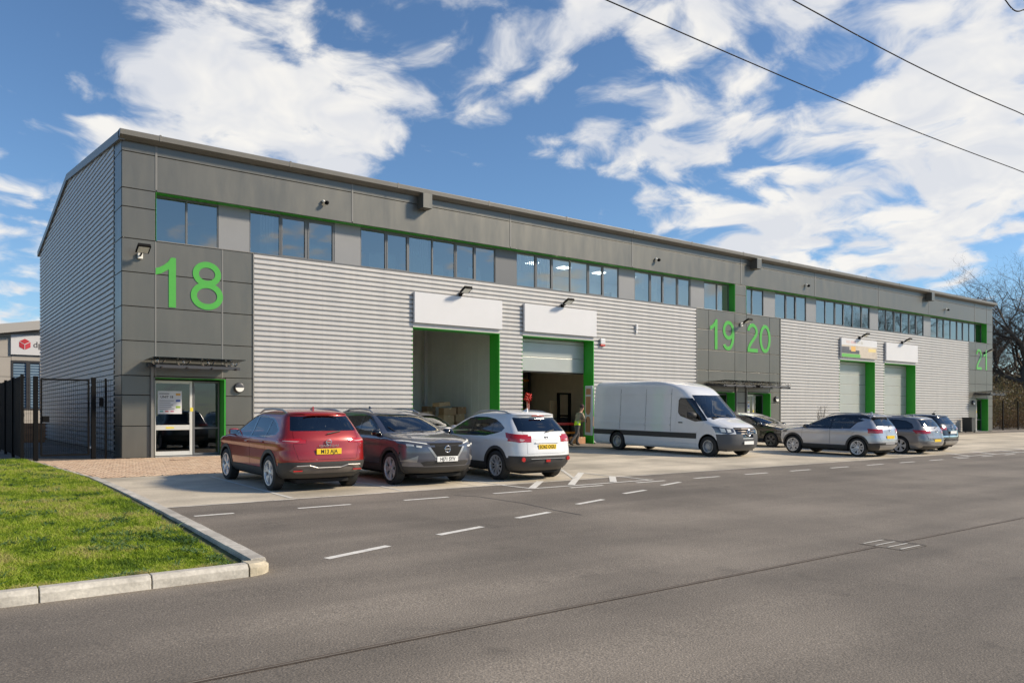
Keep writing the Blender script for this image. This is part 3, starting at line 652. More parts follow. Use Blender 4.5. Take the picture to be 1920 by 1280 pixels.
MB().box(1.0,1.55,-1.52,-1.42,gz(-1.45)+.006,gz(-1.45)+.016).build('foot_grille', pm('rust_grille', (.10,.05,.03), .7), BLD)
# ================================================================== FIXTURES ON THE FACADE (things of their own)
def canopy(x0, x1, label):
    t = thing('entrance_canopy', label, 'canopy', ((x0+x1)/2,0,2.80), group='glass canopies over the entrances'); hw = (x1-x0)/2
    MB().box(-hw-.02,hw+.02,-.10,-.012,-.03,.09).build('wall_beam', M['steel'], t, bevel=.01)
    MB().box(-hw,hw,-1.06,-.97,-.10,.0).build('front_beam', M['steel'], t, bevel=.01)
    n = 4
    for k in range(n):
        x = -hw+.15+(2*hw-.3)*k/(n-1)
        MB().prism([(-.012,-.02),(-1.10,-.12),(-1.14,-.06),(-.012,.08)], 0, x-.02, x+.02).build('bracket_arm', M['steel'], t)
        for y in (-.35,-1.0):
            sp = MB(); 
            for sx, sy in ((-1,-1),(1,-1),(1,1),(-1,1)): sp.tube([(x,y,.02),(x+sx*.10,y+sy*.08,.12),(x+sx*.10,y+sy*.08,.16)], .012, 6)
            sp.build('spider_fitting', M['chrome'], t, smooth=True)
    b = MB(); b.v = [(-hw-.1,-1.25,.20),(hw+.1,-1.25,.20),(hw+.1,-.06,.165),(-hw-.1,-.06,.165)]; b.v += [(v[0],v[1],v[2]+.018) for v in b.v]
    b.f = [(0,3,2,1),(4,5,6,7),(0,1,5,4),(1,2,6,5),(2,3,7,6),(3,0,4,7)]; b.build('glass_sheet', glassmat('canopy_glass', (.35,.36,.36), (.8,.8,.8), 1.5), t)
canopy(.72,3.2,'glass canopy on dark steel brackets over the unit 18 door'); canopy(27.1,29.7,'glass canopy over the unit 19 door behind the white van'); canopy(30.1,32.8,'glass canopy over the unit 20 door above the black hatchback'); canopy(58.0,60.6,'glass canopy over the far unit 21 door')
def floodlight(x, z, label, side=False):
    t = thing('floodlight', label, 'floodlight', (x,-.03,z), group='floodlights along the facade')
    MB().box(-.07,.07,-.07,.01,-.12,.06).build('junction_box', M['lampwhite'] if side else M['black'], t, bevel=.01)
    MB().tube([(0,-.06,-.03),(0,-.22,.02),(0,-.34,.10)], .028, 8).build('arm', M['black'], t, smooth=True)
    h = MB(); h.v = [(-.19,-.62,.20),(.19,-.62,.20),(.19,-.28,.04),(-.19,-.28,.04)]; h.v = [(v[0],v[1],v[2]+(-.035)) for v in h.v]+[(v[0]*.92,v[1]+.03,v[2]+.05) for v in h.v]
    h.f = [(0,3,2,1),(4,5,6,7),(0,1,5,4),(1,2,6,5),(2,3,7,6),(3,0,4,7)]; hd = h.build('lamp_head', M['black'], t, bevel=.01)
    l_ = MB(); l_.quad((-.15,-.585,.142),(.15,-.585,.142),(.15,-.315,.014),(-.15,-.315,.014)); l_.build('lens', M['lampwhite'], hd)
for x, z, s, lb in ((.50,6.15,True,'black floodlight on a white box beside the number 18'),(12.1,6.02,False,'black floodlight above the signboard of the open loading door'),(17.38,6.02,False,'black floodlight above the signboard of the half raised door'),(29.86,6.08,True,'slim floodlight between the numbers 19 and 20'),(41.64,6.04,False,'floodlight above the printed signboard'),(46.95,6.04,False,'floodlight above the blank board right of the printed one'),(59.5,5.95,False,'floodlight over the far number 21')):
    floodlight(x, z, lb, s)
for x, lb in ((6.40,'small security camera on the fascia nearest the number 18 corner'),(23.29,'small security camera on the fascia left of the middle hopper'),(35.86,'small security camera on the fascia right of the middle hopper'),(53.22,'small security camera on the fascia nearest the far end')):
    t = thing('security_camera', lb, 'camera', (x,-.012,8.73), group='cameras on the fascia')
    MB().lathe([(.05,0),(.05,-.06),(.03,-.10)], 'y', 12).build('mount', M['lampwhite'], t, smooth=True)
    MB().lathe([(.02,-.20),(.06,-.17),(.075,-.10),(.06,-.05),(.02,-.03)], 'y', 14, (.08,-.04,-.06)).build('dome', M['black'], t, smooth=True)
def walllight(x, z, lb):
    t = thing('wall_light', lb, 'wall light', (x,-.005,z), group='round wall lights by the doors')
    MB().lathe([(.165,0),(.165,-.07),(.15,-.09),(.10,-.10)], 'y', 24).build('housing', M['steel'], t, smooth=True, bevel=.005)
    b = MB(); n = 12; P = [(0,0)]+[(.135*math.cos(R(180+180*i/n)), .135*math.sin(R(180+180*i/n))) for i in range(n+1)]
    b.prism(P, 1, -.112, -.095); b.build('diffuser', M['lampwhite'], t)
walllight(3.49,2.19,'round wall light with grey hood right of the unit 18 door'); walllight(33.0,2.15,'round wall light right of the unit 20 door'); walllight(57.6,2.15,'round wall light left of the unit 21 door')
t = thing('alarm_box', 'small white and red alarm box right of the half raised door', 'alarm box', (19.75,-.03,4.52)); MB().box(-.14,.14,-.09,0,-.05,.2).build('housing', M['white'], t, bevel=.02); MB().box(-.14,.14,-.085,0,-.14,-.052).build('strobe', M['red'], t, bevel=.015)
t = thing('siren_box', 'narrow white bell box on the cladding left of number 19', 'alarm box', (21.95,-.03,5.3)); MB().box(-.06,.06,-.08,0,-.05,.22).build('housing', M['white'], t, bevel=.015); MB().box(-.05,.05,-.06,0,-.22,-.08).build('sensor', M['white'], t, bevel=.015)
# signboards
for k, (a, b_, lb) in enumerate(((9.99,14.08,'blank white signboard above the fully open loading door'),(15.23,19.32,'blank white signboard above the half raised shutter'),(39.43,43.57,'printed signboard with a picture above a closed shutter'),(44.72,48.89,'blank white signboard above the farthest closed shutter'))):
    t = thing('signboard', lb, 'signboard', ((a+b_)/2,-.03,5.34), group='signboards above the loading doors'); hw = (b_-a)/2
    MB().box(-hw,hw,-.12,0,-.575,.575).build('board', M['white'], t, bevel=.008)
    if k == 2:
        pic = MB().box(-hw+.02,hw-.02,-.124,-.1205,-.56,.16).build('printed_picture', pm('print_wall', (.52,.46,.38), .5, var=.2, vscale=1.2), t)
        MB().box(-hw+.02,.05,-.127,-.1245,-.56,-.36).build('printed_grass', pm('print_green', (.12,.42,.08), .5), pic)
        MB().box(-hw+.02,-.05,-.127,-.1245,-.34,-.12).build('printed_hedge', pm('print_dark', (.07,.08,.09), .5, var=.4, vscale=3), pic)
        MB().box(-hw+.02,-1.2,-.127,-.1245,-.12,.06).build('printed_hedge', pm('print_dark', (.10,.10,.12), .5, var=.4, vscale=3), pic)
        MB().box(-1.0,-.5,-.1275,-.1245,-.2,.1).build('printed_lorry', pm('print_orange', (.7,.42,.12), .5), pic)
        MB().box(1.0,1.9,-.127,-.1245,-.15,.05).build('printed_window', pm('print_yellow', (.72,.58,.25), .5), pic)
        for j, (x0, x1) in enumerate(((-1.55,-1.15),(-1.05,-.45),(-.30,.0),(.10,.38))): MB().box(x0,x1,-.1225,-.1205,.28,.44).build('printed_heading', pm('print_faded', ((.60,.50,.48),(.60,.46,.46),(.52,.54,.50),(.50,.50,.48))[j], .6), t)
# unit numbers
def ribbon(b, pts, wd, y0, y1, closed=False):
    n = len(pts); L = []; Rr = []
    for i in range(n):
        a = Vector(pts[(i-1) % n] if (closed or i) else pts[0]); c = Vector(pts[(i+1) % n] if (closed or i < n-1) else pts[-1]); t = (c-a).normalized(); nn = Vector((-t.y,t.x))*wd/2; p = Vector(pts[i])
        L.append(p+nn); Rr.append(p-nn)
    for i in range(n if closed else n-1):
        j = (i+1) % n; b.prism([tuple(L[i]),tuple(L[j]),tuple(Rr[j]),tuple(Rr[i])], 1, y0, y1)
def ell(cx, cz, rx, rz, a0=0, a1=360, n=40): return [(cx+rx*math.cos(R(a0+(a1-a0)*i/n)), cz+rz*math.sin(R(a0+(a1-a0)*i/n))) for i in range(n+1)]
def digit(d, x, b):                     # digits 1.54 high, base at 0
    w_, y0, y1 = .185, -.016, -.002
    if d == '1': b.prism([(x+.38,0),(x+.59,0),(x+.59,1.54),(x+.45,1.54),(x+.36,1.40),(x+.24,1.29),(x+.10,1.20),(x,1.17),(x,.97),(x+.16,1.02),(x+.38,1.17)], 1, y0, y1)
    if d == '8': ribbon(b, ell(x+.5,1.14,.345,.30)[:-1], w_, y0, y1, True); ribbon(b, ell(x+.5,.445,.405,.345)[:-1], w_, y0-.003, y1, True)
    if d == '0': ribbon(b, ell(x+.5,.77,.40,.67)[:-1], w_, y0, y1, True)
    if d == '9':
        ribbon(b, ell(x+.48,1.04,.37,.40)[:-1], w_, y0, y1, True); ribbon(b, ell(x+.44,.80,.42,.71,20,-90,20)+ell(x+.44,.36,.33,.27,-90,-165,8)[1:], w_, y0-.003, y1)
    if d == '2':
        ribbon(b, ell(x+.48,1.10,.36,.34,175,-30,22)+[(x+.62,.74),(x+.38,.52),(x+.20,.30),(x+.13,.12)], w_, y0, y1); b.prism([(x+.04,0),(x+.93,0),(x+.93,.19),(x+.04,.19)], 1, y0-.004, y1)
for s, xs, lb in (('18',(.95,1.98),'large green number 18 on the grey corner bay'),('19',(27.34,28.36),'large green number 19 left of the slim floodlight'),('20',(30.40,31.50),'large green number 20 right of the slim floodlight'),('21',(58.15,59.40),'large green number 21 at the far end')):
    t = thing('unit_number', lb, 'number', (0,0,4.64), group='green unit numbers')
    for c, x in zip(s, xs):
        b = MB(); digit(c, x, b); b.build('digit', M['num'], t)
# ================================================================== VEHICLES
def pchip(X, Y, x):
    X = np.array(X, float); Y = np.array(Y, float); h = np.diff(X); d = np.diff(Y)/h; m = np.zeros(len(X))
    for i in range(1, len(X)-1):
        if d[i-1]*d[i] > 0:
            w1, w2 = 2*h[i]+h[i-1], h[i]+2*h[i-1]; m[i] = (w1+w2)/(w1/d[i-1]+w2/d[i])
    m[0], m[-1] = d[0], d[-1]
    k = np.clip(np.searchsorted(X, x)-1, 0, len(X)-2); t = (x-X[k])/h[k]
    return (2*t**3-3*t**2+1)*Y[k]+(t**3-2*t**2+t)*h[k]*m[k]+(-2*t**3+3*t**2)*Y[k+1]+(t**3-t**2)*h[k]*m[k+1]
def inpoly(p, poly):
    x, y = p; c = False; j = len(poly)-1
    for i in range(len(poly)):
        xi, yi = poly[i]; xj, yj = poly[j]
        if (yi > y) != (yj > y) and x < (xj-xi)*(y-yi)/(yj-yi)+xi: c = not c
        j = i
    return c
VA = {'side': (1,2,0), 'front': (0,2,1), 'top': (0,1,2)}
class Shell:
    """closed body skin built from stacked plan outlines; pieces are cut out of it along exact lines"""
    def __init__(s, prof, nS=46, nC=13, nz=54, barrel=.022):
        P = np.array(prof, float); z = P[:,0]
        t = np.linspace(0,1,nz); zs = z[0]+(z[-1]-z[0])*t
        zs = np.unique(np.concatenate([zs, np.linspace(z[-1]-.14, z[-1], 12), z])); zs = zs[np.concatenate([[True], np.diff(zs) > .004])]
        cols = [pchip(z, P[:,k], zs) for k in range(1, 8)]
        s.bm = bmesh.new(); rings = []
        L = max(abs(P[:,1].max()), abs(P[:,2].min()))
        for i, zz_ in enumerate(zs):
            yf, yr, w_, cf, nf, cr, nr = [c[i] for c in cols]; ln = yf-yr
            cf = min(cf, .48*ln); cr = min(cr, .48*ln); half = []
            for k in range(nC):
                a = math.pi/2*(1-k/nC); half.append((w_*math.cos(a)**(2/nf) if a < math.pi/2 else 0, yf-cf+cf*math.sin(a)**(2/nf)))
            for k in range(nS+1): half.append((w_, (yf-cf)+((yr+cr)-(yf-cf))*k/nS))
            for k in range(1, nC+1):
                a = math.pi/2*k/nC; half.append((w_*max(math.cos(a),0)**(2/nr) if k < nC else 0, yr+cr-cr*math.sin(a)**(2/nr)))
            full = half+[(-x,y) for x,y in half[-2:0:-1]]
            rings.append([s.bm.verts.new((x*(1-barrel*(y/L)**2), y, zz_)) for x, y in full])
        n = len(rings[0])
        for a, b in zip(rings[:-1], rings[1:]):
            for k in range(n): s.bm.faces.new((a[k], b[k], b[(k+1)%n], a[(k+1)%n]))
        s.bm.faces.new(rings[-1][::-1]); s.bm.faces.new(rings[0])
        s.lay = s.bm.faces.layers.int.new('p'); s.names = ['body']; s.par = {}
        bmesh.ops.recalc_face_normals(s.bm, faces=s.bm.faces); s.bm.normal_update()
    def cut(s, name, view, poly, cond, mat, off=0.0, depth=.02, shrink=0.0, new=True, over=False):
        ia, ib, ic = VA[view]
        if new or name not in s.names:
            s.names.append(name); pid = len(s.names)-1; s.par[pid] = (mat, off, depth, shrink)
        else: pid = len(s.names)-1-s.names[::-1].index(name)
        a0, a1 = min(p[0] for p in poly)-.001, max(p[0] for p in poly)+.001; b0, b1 = min(p[1] for p in poly)-.001, max(p[1] for p in poly)+.001
        G_ = set()
        for f in s.bm.faces:
            if (f[s.lay] and not over) or len(f.verts) > 60: continue
            c = f.calc_center_median()
            if not cond(c, f.normal): continue
            va = [v.co[ia] for v in f.verts]; vb = [v.co[ib] for v in f.verts]
            if max(va) < a0 or min(va) > a1 or max(vb) < b0 or min(vb) > b1: continue
            G_.add(f)
        if not G_: return pid
        geom = list(G_)+list({e for f in G_ for e in f.edges})+list({v for f in G_ for v in f.verts})
        for i in range(len(poly)):
            p, q = poly[i], poly[(i+1) % len(poly)]; d = (q[0]-p[0], q[1]-p[1])
            if abs(d[0])+abs(d[1]) < 1e-5: continue
            co = [0,0,0]; no = [0,0,0]; co[ia], co[ib] = p; no[ia], no[ib] = -d[1], d[0]
            geom = bmesh.ops.bisect_plane(s.bm, geom=geom, dist=1e-4, plane_co=co, plane_no=Vector(no).normalized())['geom']
        for f in geom:
            if isinstance(f, bmesh.types.BMFace) and f.is_valid:
                c = f.calc_center_median()
                if inpoly((c[ia], c[ib]), poly): f[s.lay] = pid
        return pid
    def take(s, name, cond, mat, off=0.0, depth=.02, shrink=0.0):
        s.names.append(name); pid = len(s.names)-1; s.par[pid] = (mat, off, depth, shrink)
        for f in s.bm.faces:
            if f[s.lay] == 0 and len(f.verts) <= 60 and cond(f.calc_center_median(), f.normal): f[s.lay] = pid
    def finish(s, root, paint):
        s.bm.normal_update(); groups = {}
        for f in s.bm.faces: groups.setdefault(f[s.lay], []).append(f)
        out = {}
        s.par[0] = (paint, 0.0, .0, 0.0)
        for pid, fs in groups.items():
            nm = s.names[pid]
            if nm == 'hole': continue
            mat, off, depth, shrink = s.par[pid]; mat = mat or paint
            idx = {}; vs = []; no = []; F = []; own = set(fs)
            for f in fs:
                ii = []
                for v in f.verts:
                    if v not in idx: idx[v] = len(vs); vs.append(v.co + v.normal*off); no.append(v.normal.copy())
                    ii.append(idx[v])
                F.append(tuple(ii))
            bd = []
            for f in fs:
                for lp in f.loops:
                    if sum(1 for g in lp.edge.link_faces if g in own) == 1: bd.append((idx[lp.vert], idx[lp.link_loop_next.vert], f.calc_center_median()))
            if shrink and pid:
                mv = {}
                for a, b, c in bd:
                    t = (vs[b]-vs[a]); 
                    if t.length < 1e-6: continue
                    t.normalize(); m = (c-vs[a]); m = m-t*m.dot(t)
                    if m.length > 1e-6:
                        m.normalize()
                        for k in (a, b): mv.setdefault(k, []).append(m)
                for k, L_ in mv.items():
                    m = sum(L_, Vector()); 
                    if m.length > 1e-6: vs[k] = vs[k]+m.normalized()*shrink
            nf = len(F)
            if depth and pid:
                rim = {}
                for a, b, c in bd:
                    for k in (a, b):
                        if k not in rim: rim[k] = len(vs); vs.append(vs[k]-no[k]*depth)
                    F.append((b, a, rim[a], rim[b]))
            me = bpy.data.meshes.new(nm); me.from_pydata([tuple(v) for v in vs], [], F); me.materials.append(mat)
            me.polygons.foreach_set('use_smooth', [True]*len(me.polygons)); me.update(); me.set_sharp_from_angle(angle=R(32))
            o = bpy.data.objects.new(nm, me); COL.objects.link(o); o.parent = root; out.setdefault(nm, []).append(o)
        s.bm.free(); return out
def paint(name, col, metal=.0, rough=.30, flake=0.0):
    m = pm(name, col, rough, metal=metal, coat=1.0, spec=.5, var=.03, vscale=2); return m
PT = {'red': paint('red_paint_car', (.30,.012,.010), .25, .32), 'grey': paint('graphite_paint', (.15,.155,.185), .6, .28), 'white': paint('white_paint', (.74,.74,.73), 0, .35),
      'silver': paint('silver_paint', (.46,.47,.50), .55, .30), 'midgrey': paint('grey_paint', (.26,.255,.255), .55, .30), 'black': paint('black_paint', (.010,.010,.011), 0, .2), 'van': paint('van_white', (.70,.71,.72), 0, .32), 'gloss': paint('gloss_black', (.006,.006,.007), 0, .1)}
M['carglass'] = glassmat('car_glass', (.62,.66,.65), (.96,.98,1), 2.0, .045)
M['darkglass'] = glassmat('privacy_glass', (.08,.09,.10), (.96,.98,1), 2.0, .045)
M['tail'] = pm('tail_lamp', (.42,.008,.008), .12, coat=1.0); M['tailclear'] = pm('tail_lamp_clear', (.62,.40,.38), .12, coat=1)
M['head'] = pm('head_lamp', (.12,.125,.14), .10, metal=.4, coat=1.0); M['tyre'] = pm('tyre_rubber', (.018,.018,.018), .75, var=.15, vscale=8)
M['alloy'] = pm('alloy', (.66,.66,.67), .34, metal=.6); M['alloydark'] = pm('alloy_dark', (.10,.10,.105), .35, metal=.6)
M['seat'] = pm('seat_cloth', (.055,.055,.06), .9); M['seatpale'] = pm('seat_pale', (.25,.25,.26), .9); M['satin'] = pm('satin_silver', (.42,.41,.40), .35, metal=.7); M['skid'] = pm('skid_grey', (.16,.14,.125), .45, metal=.3, var=.12, vscale=4)
M['plate_y'] = pm('plate_yellow', (.82,.55,.02), .4); M['plate_w'] = pm('plate_white', (.80,.80,.78), .4); M['ink'] = pm('plate_ink', (.01,.01,.01), .5); M['liner'] = pm('arch_liner', (.008,.008,.008), .9)
WH = {}
def wheel_meshes(rw, rr, style, wd=.215):
    key = (rw, rr, style)
    if key in WH: return WH[key]
    h = wd/2; t = MB(); n = 36
    t.lathe([(.03,-h*.8),(rr,-h*.9),(rw-.035,-h),(rw-.008,-h*.86),(rw,-h*.6),(rw,h*.6),(rw-.008,h*.86),(rw-.03,h),(rr+.02,h*1.02),(rr,h*.9),(rr-.025,-.03),(.06,-.035)], 'x', n)
    tm = t.mesh('wheel'); tm.materials.append(M['tyre']); tm.polygons.foreach_set('use_smooth', [True]*len(tm.polygons)); tm.set_sharp_from_angle(angle=R(35))
    r = MB(); P = [(rr+.004,h*.90),(rr+.004,h*1.0),(rr-.018,h*.98),(rr-.028,h*.7),(rr-.03,h*.2)]; b0 = 0
    for rad, x in P:
        for k in range(n): a = 2*math.pi*k/n; r.v.append((x, rad*math.cos(a), rad*math.sin(a)))
    for i in range(len(P)-1):
        for k in range(n): r.f.append((i*n+k, i*n+(k+1)%n, (i+1)*n+(k+1)%n, (i+1)*n+k))
    def spoke(a, r0, r1, w0, w1, x0, x1, sp=0.0, th=.03):
        ca, sa = math.cos(a), math.sin(a); b = len(r.v)
        for rad, w_, x, s_ in ((r0,w0,x0,0),(r1,w1,x1,sp)):
            for dx, dw in ((0,-1),(0,1),(-th,1.3),(-th,-1.3)):
                yy, zz__ = rad, s_+dw*w_/2; r.v.append((x+dx, yy*ca-zz__*sa, yy*sa+zz__*ca))
        r.f.extend([(b,b+1,b+5,b+4),(b+1,b+2,b+6,b+5),(b+2,b+3,b+7,b+6),(b+3,b,b+4,b+7),(b,b+3,b+2,b+1),(b+4,b+5,b+6,b+7)])
    ns = {'five':5,'ten':10,'twist':5,'steel':0,'y':5}[style]
    for k in range(ns):
        a = 2*math.pi*k/ns+.3
        if style == 'five':
            spoke(a,.04,rr-.02,.055,.075,h*.78,h*.86,0); spoke(a+.20,.05,rr-.02,.02,.03,h*.72,h*.84,.02); spoke(a-.20,.05,rr-.02,.02,.03,h*.72,h*.84,-.02)
        elif style == 'ten': spoke(a,.04,rr-.02,.026,.034,h*.70,h*.9)
        elif style == 'twist': spoke(a,.04,rr-.02,.03,.032,h*.7,h*.88,.075); spoke(a,.04,rr-.02,.03,.032,h*.7,h*.88,-.075); spoke(a+.63,.09,rr-.02,.02,.03,h*.68,h*.88,0)
        elif style == 'y': spoke(a,.04,rr*.6,.04,.032,h*.7,h*.8); spoke(a,rr*.55,rr-.02,.028,.03,h*.78,h*.88,.06); spoke(a,rr*.55,rr-.02,.028,.03,h*.78,h*.88,-.06)
    r.lathe([(.062,h*.5),(.062,h*.82),(.045,h*.88),(.01,h*.89)], 'x', 14)
    if style == 'steel':
        r.lathe([(rr-.03,h*.25),(rr*.72,h*.15),(rr*.55,h*.75),(.09,h*.62),(.075,h*.95),(.02,h*.97)], 'x', 24)
        for k in range(10): a = 2*math.pi*k/10; r.lathe([(.03,h*.70),(.03,h*.72),(.005,h*.721)], 'x', 6, (0,rr*.42*math.cos(a),rr*.42*math.sin(a)))
    rm = r.mesh('rim'); rm.polygons.foreach_set('use_smooth', [True]*len(rm.polygons)); rm.set_sharp_from_angle(angle=R(30))
    WH[key] = (tm, rm); return WH[key]
def add_wheels(root, wb, xw, rw, rr, style, rim_mat, wd=.215):
    tm, rm = wheel_meshes(rw, rr, style, wd)
    for sx in (-1,1):
        for y in (wb/2,-wb/2):
            o = bpy.data.objects.new('wheel', tm); COL.objects.link(o); o.parent = root; o.location = (sx*xw, y, rw-.004); o.rotation_euler = (random.uniform(0,6) if sx > 0 else -random.uniform(0,6), 0, 0 if sx > 0 else math.pi)
            me = rm if rm.materials and rm.materials[0] == rim_mat else rm.copy()
            if not me.materials: me.materials.append(rim_mat)
            else: me.materials[0] = rim_mat
            q = bpy.data.objects.new('rim', me); COL.objects.link(q); q.parent = o
def plate(root, y, z, text, col, back, tilt=0.0):
    p = MB().box(-.26,.26,-.006,.006,-.056,.056).build('number_plate', M[col], root, bevel=.004); p.location = (0,y,z); p.rotation_euler = (tilt,0,0 if back else math.pi)
    if not text: return                    # not legible in the photograph
    me = text_mesh(text, .112, .001, .0018); o = obj('plate_lettering', me, M['ink'], p); o.location = (0,-.0075,-.004); o.rotation_euler = (R(90),0,0); o.scale = (.86,1,1)
def badge_ring(root, y, z, r, back, mat='chrome', bar=True):
    b = MB(); n = 20; s = -1 if back else 1
    P = [(r*math.cos(2*math.pi*k/n), 0, r*math.sin(2*math.pi*k/n)) for k in range(n+1)]; b.tube(P, r*.17, 6, False)
    if bar: b.box(-r*1.08,r*1.08,-.008,.008,-r*.2,r*.2)
    o = b.build('badge', M[mat], root, smooth=False); o.location = (0,y,z); return o
def mirrors(root, x, y, z, mat, sc=1.0):
    for sx in (-1,1):
        b = MB(); b.v = []; 
        for (yy, k) in ((-.06,.72),(-.05,1.0),(.02,.95),(.075,.62),(.095,.25)):
            for j in range(12):
                a = 2*math.pi*j/12; c_, s_ = math.cos(a), math.sin(a); b.v.append((.115*k*math.copysign(abs(c_)**.7,c_), yy, .075*k*math.copysign(abs(s_)**.7,s_)))
        for i in range(4):
            for j in range(12): b.f.append((i*12+j, i*12+(j+1)%12, (i+1)*12+(j+1)%12, (i+1)*12+j))
        b.f.append(tuple(range(12))); b.f.append(tuple(48+j for j in range(12)))
        o = b.build('wing_mirror', mat, root, smooth=True); o.location = (sx*(x+.11*sc), y, z); o.scale = (sc,sc,sc)
        MB().box(-.09,.09,-.063,-.0605,-.05,.05).build('mirror_glass', M['chrome'], o)
        MB().tube([(-sx*.19,.0,-.06),(-sx*.05,0,-.05)], .022, 6).build('mirror_stalk', M['plastic'], o)
def interior(root, y0, y1, w_, zf, seatmat='seat', rear=True):
    for y in ([y0, y1] if rear else [y0]):
        for sx in (-1,1):
            b = MB(); b.box(sx*.36*w_-.24,sx*.36*w_+.24,y-.30,y+.22,zf+.22,zf+.36); b.prism([(y-.32,zf+.30),(y-.18,zf+.34),(y-.30,zf+.90),(y-.42,zf+.88)], 0, sx*.36*w_-.23, sx*.36*w_+.23)
            s_ = b.build('seat', M[seatmat], root, bevel=.04); MB().prism([(y-.45,zf+.93),(y-.35,zf+.93),(y-.37,zf+1.10),(y-.45,zf+1.10)], 0, sx*.36*w_-.13, sx*.36*w_+.13).build('headrest', M[seatmat], s_, bevel=.03)
    MB().prism([(y0+.45,zf+.25),(y0+.95,zf+.25),(y0+.98,zf+.62),(y0+.70,zf+.66),(y0+.5,zf+.55)], 0, -.86*w_*.85, .86*w_*.85).build('dashboard', M['seat'], root, bevel=.03)
    b = MB(); n = 18; b.tube([(.36*w_+.18*math.cos(2*math.pi*k/n), y0+.34+.05*math.sin(2*math.pi*k/n), zf+.60+.18*math.sin(2*math.pi*k/n)) for k in range(n+1)], .018, 6, False); b.tube([(.36*w_,y0+.34,zf+.6),(.36*w_,y0+.6,zf+.5)], .03, 6); b.build('steering_wheel', M['seat'], root, smooth=True)
BASE = [  # z, front, rear, half width, front corner length / power, rear corner length / power   (wheelbase 2.665, height 1.60)
 (.19,2.00,-1.98,.80,.60,2.6,.50,2.8),(.27,2.13,-2.10,.87,.62,2.6,.50,2.8),(.40,2.20,-2.18,.900,.64,2.6,.50,2.9),(.52,2.225,-2.195,.908,.64,2.6,.48,3.0),(.64,2.225,-2.185,.905,.64,2.6,.46,3.0),(.76,2.215,-2.160,.902,.64,2.6,.44,3.0),
 (.84,2.19,-2.145,.912,.64,2.6,.44,3.0),(.90,2.09,-2.135,.914,.66,2.5,.44,3.0),(.955,1.86,-2.125,.905,.70,2.4,.42,3.0),(1.00,1.52,-2.110,.885,.62,2.5,.42,3.0),(1.04,1.20,-2.09,.862,.50,2.7,.40,3.0),(1.09,1.02,-2.06,.835,.46,2.8,.38,3.0),
 (1.20,.80,-1.985,.790,.46,2.8,.36,3.0),(1.33,.53,-1.885,.735,.46,2.8,.34,3.0),(1.43,.29,-1.80,.688,.46,2.8,.32,3.0),(1.485,.10,-1.77,.652,.46,2.7,.30,3.0),(1.515,-.03,-1.80,.622,.46,2.6,.28,3.0),(1.55,-.22,-1.73,.555,.5,2.5,.35,2.8),(1.58,-.45,-1.52,.43,.45,2.3,.45,2.4),(1.60,-.70,-1.15,.20,.2,2.1,.2,2.1)]
def circ(y, z, r, n=26): return [(y+r*math.cos(2*math.pi*k/n), z+r*math.sin(2*math.pi*k/n)) for k in range(n)]
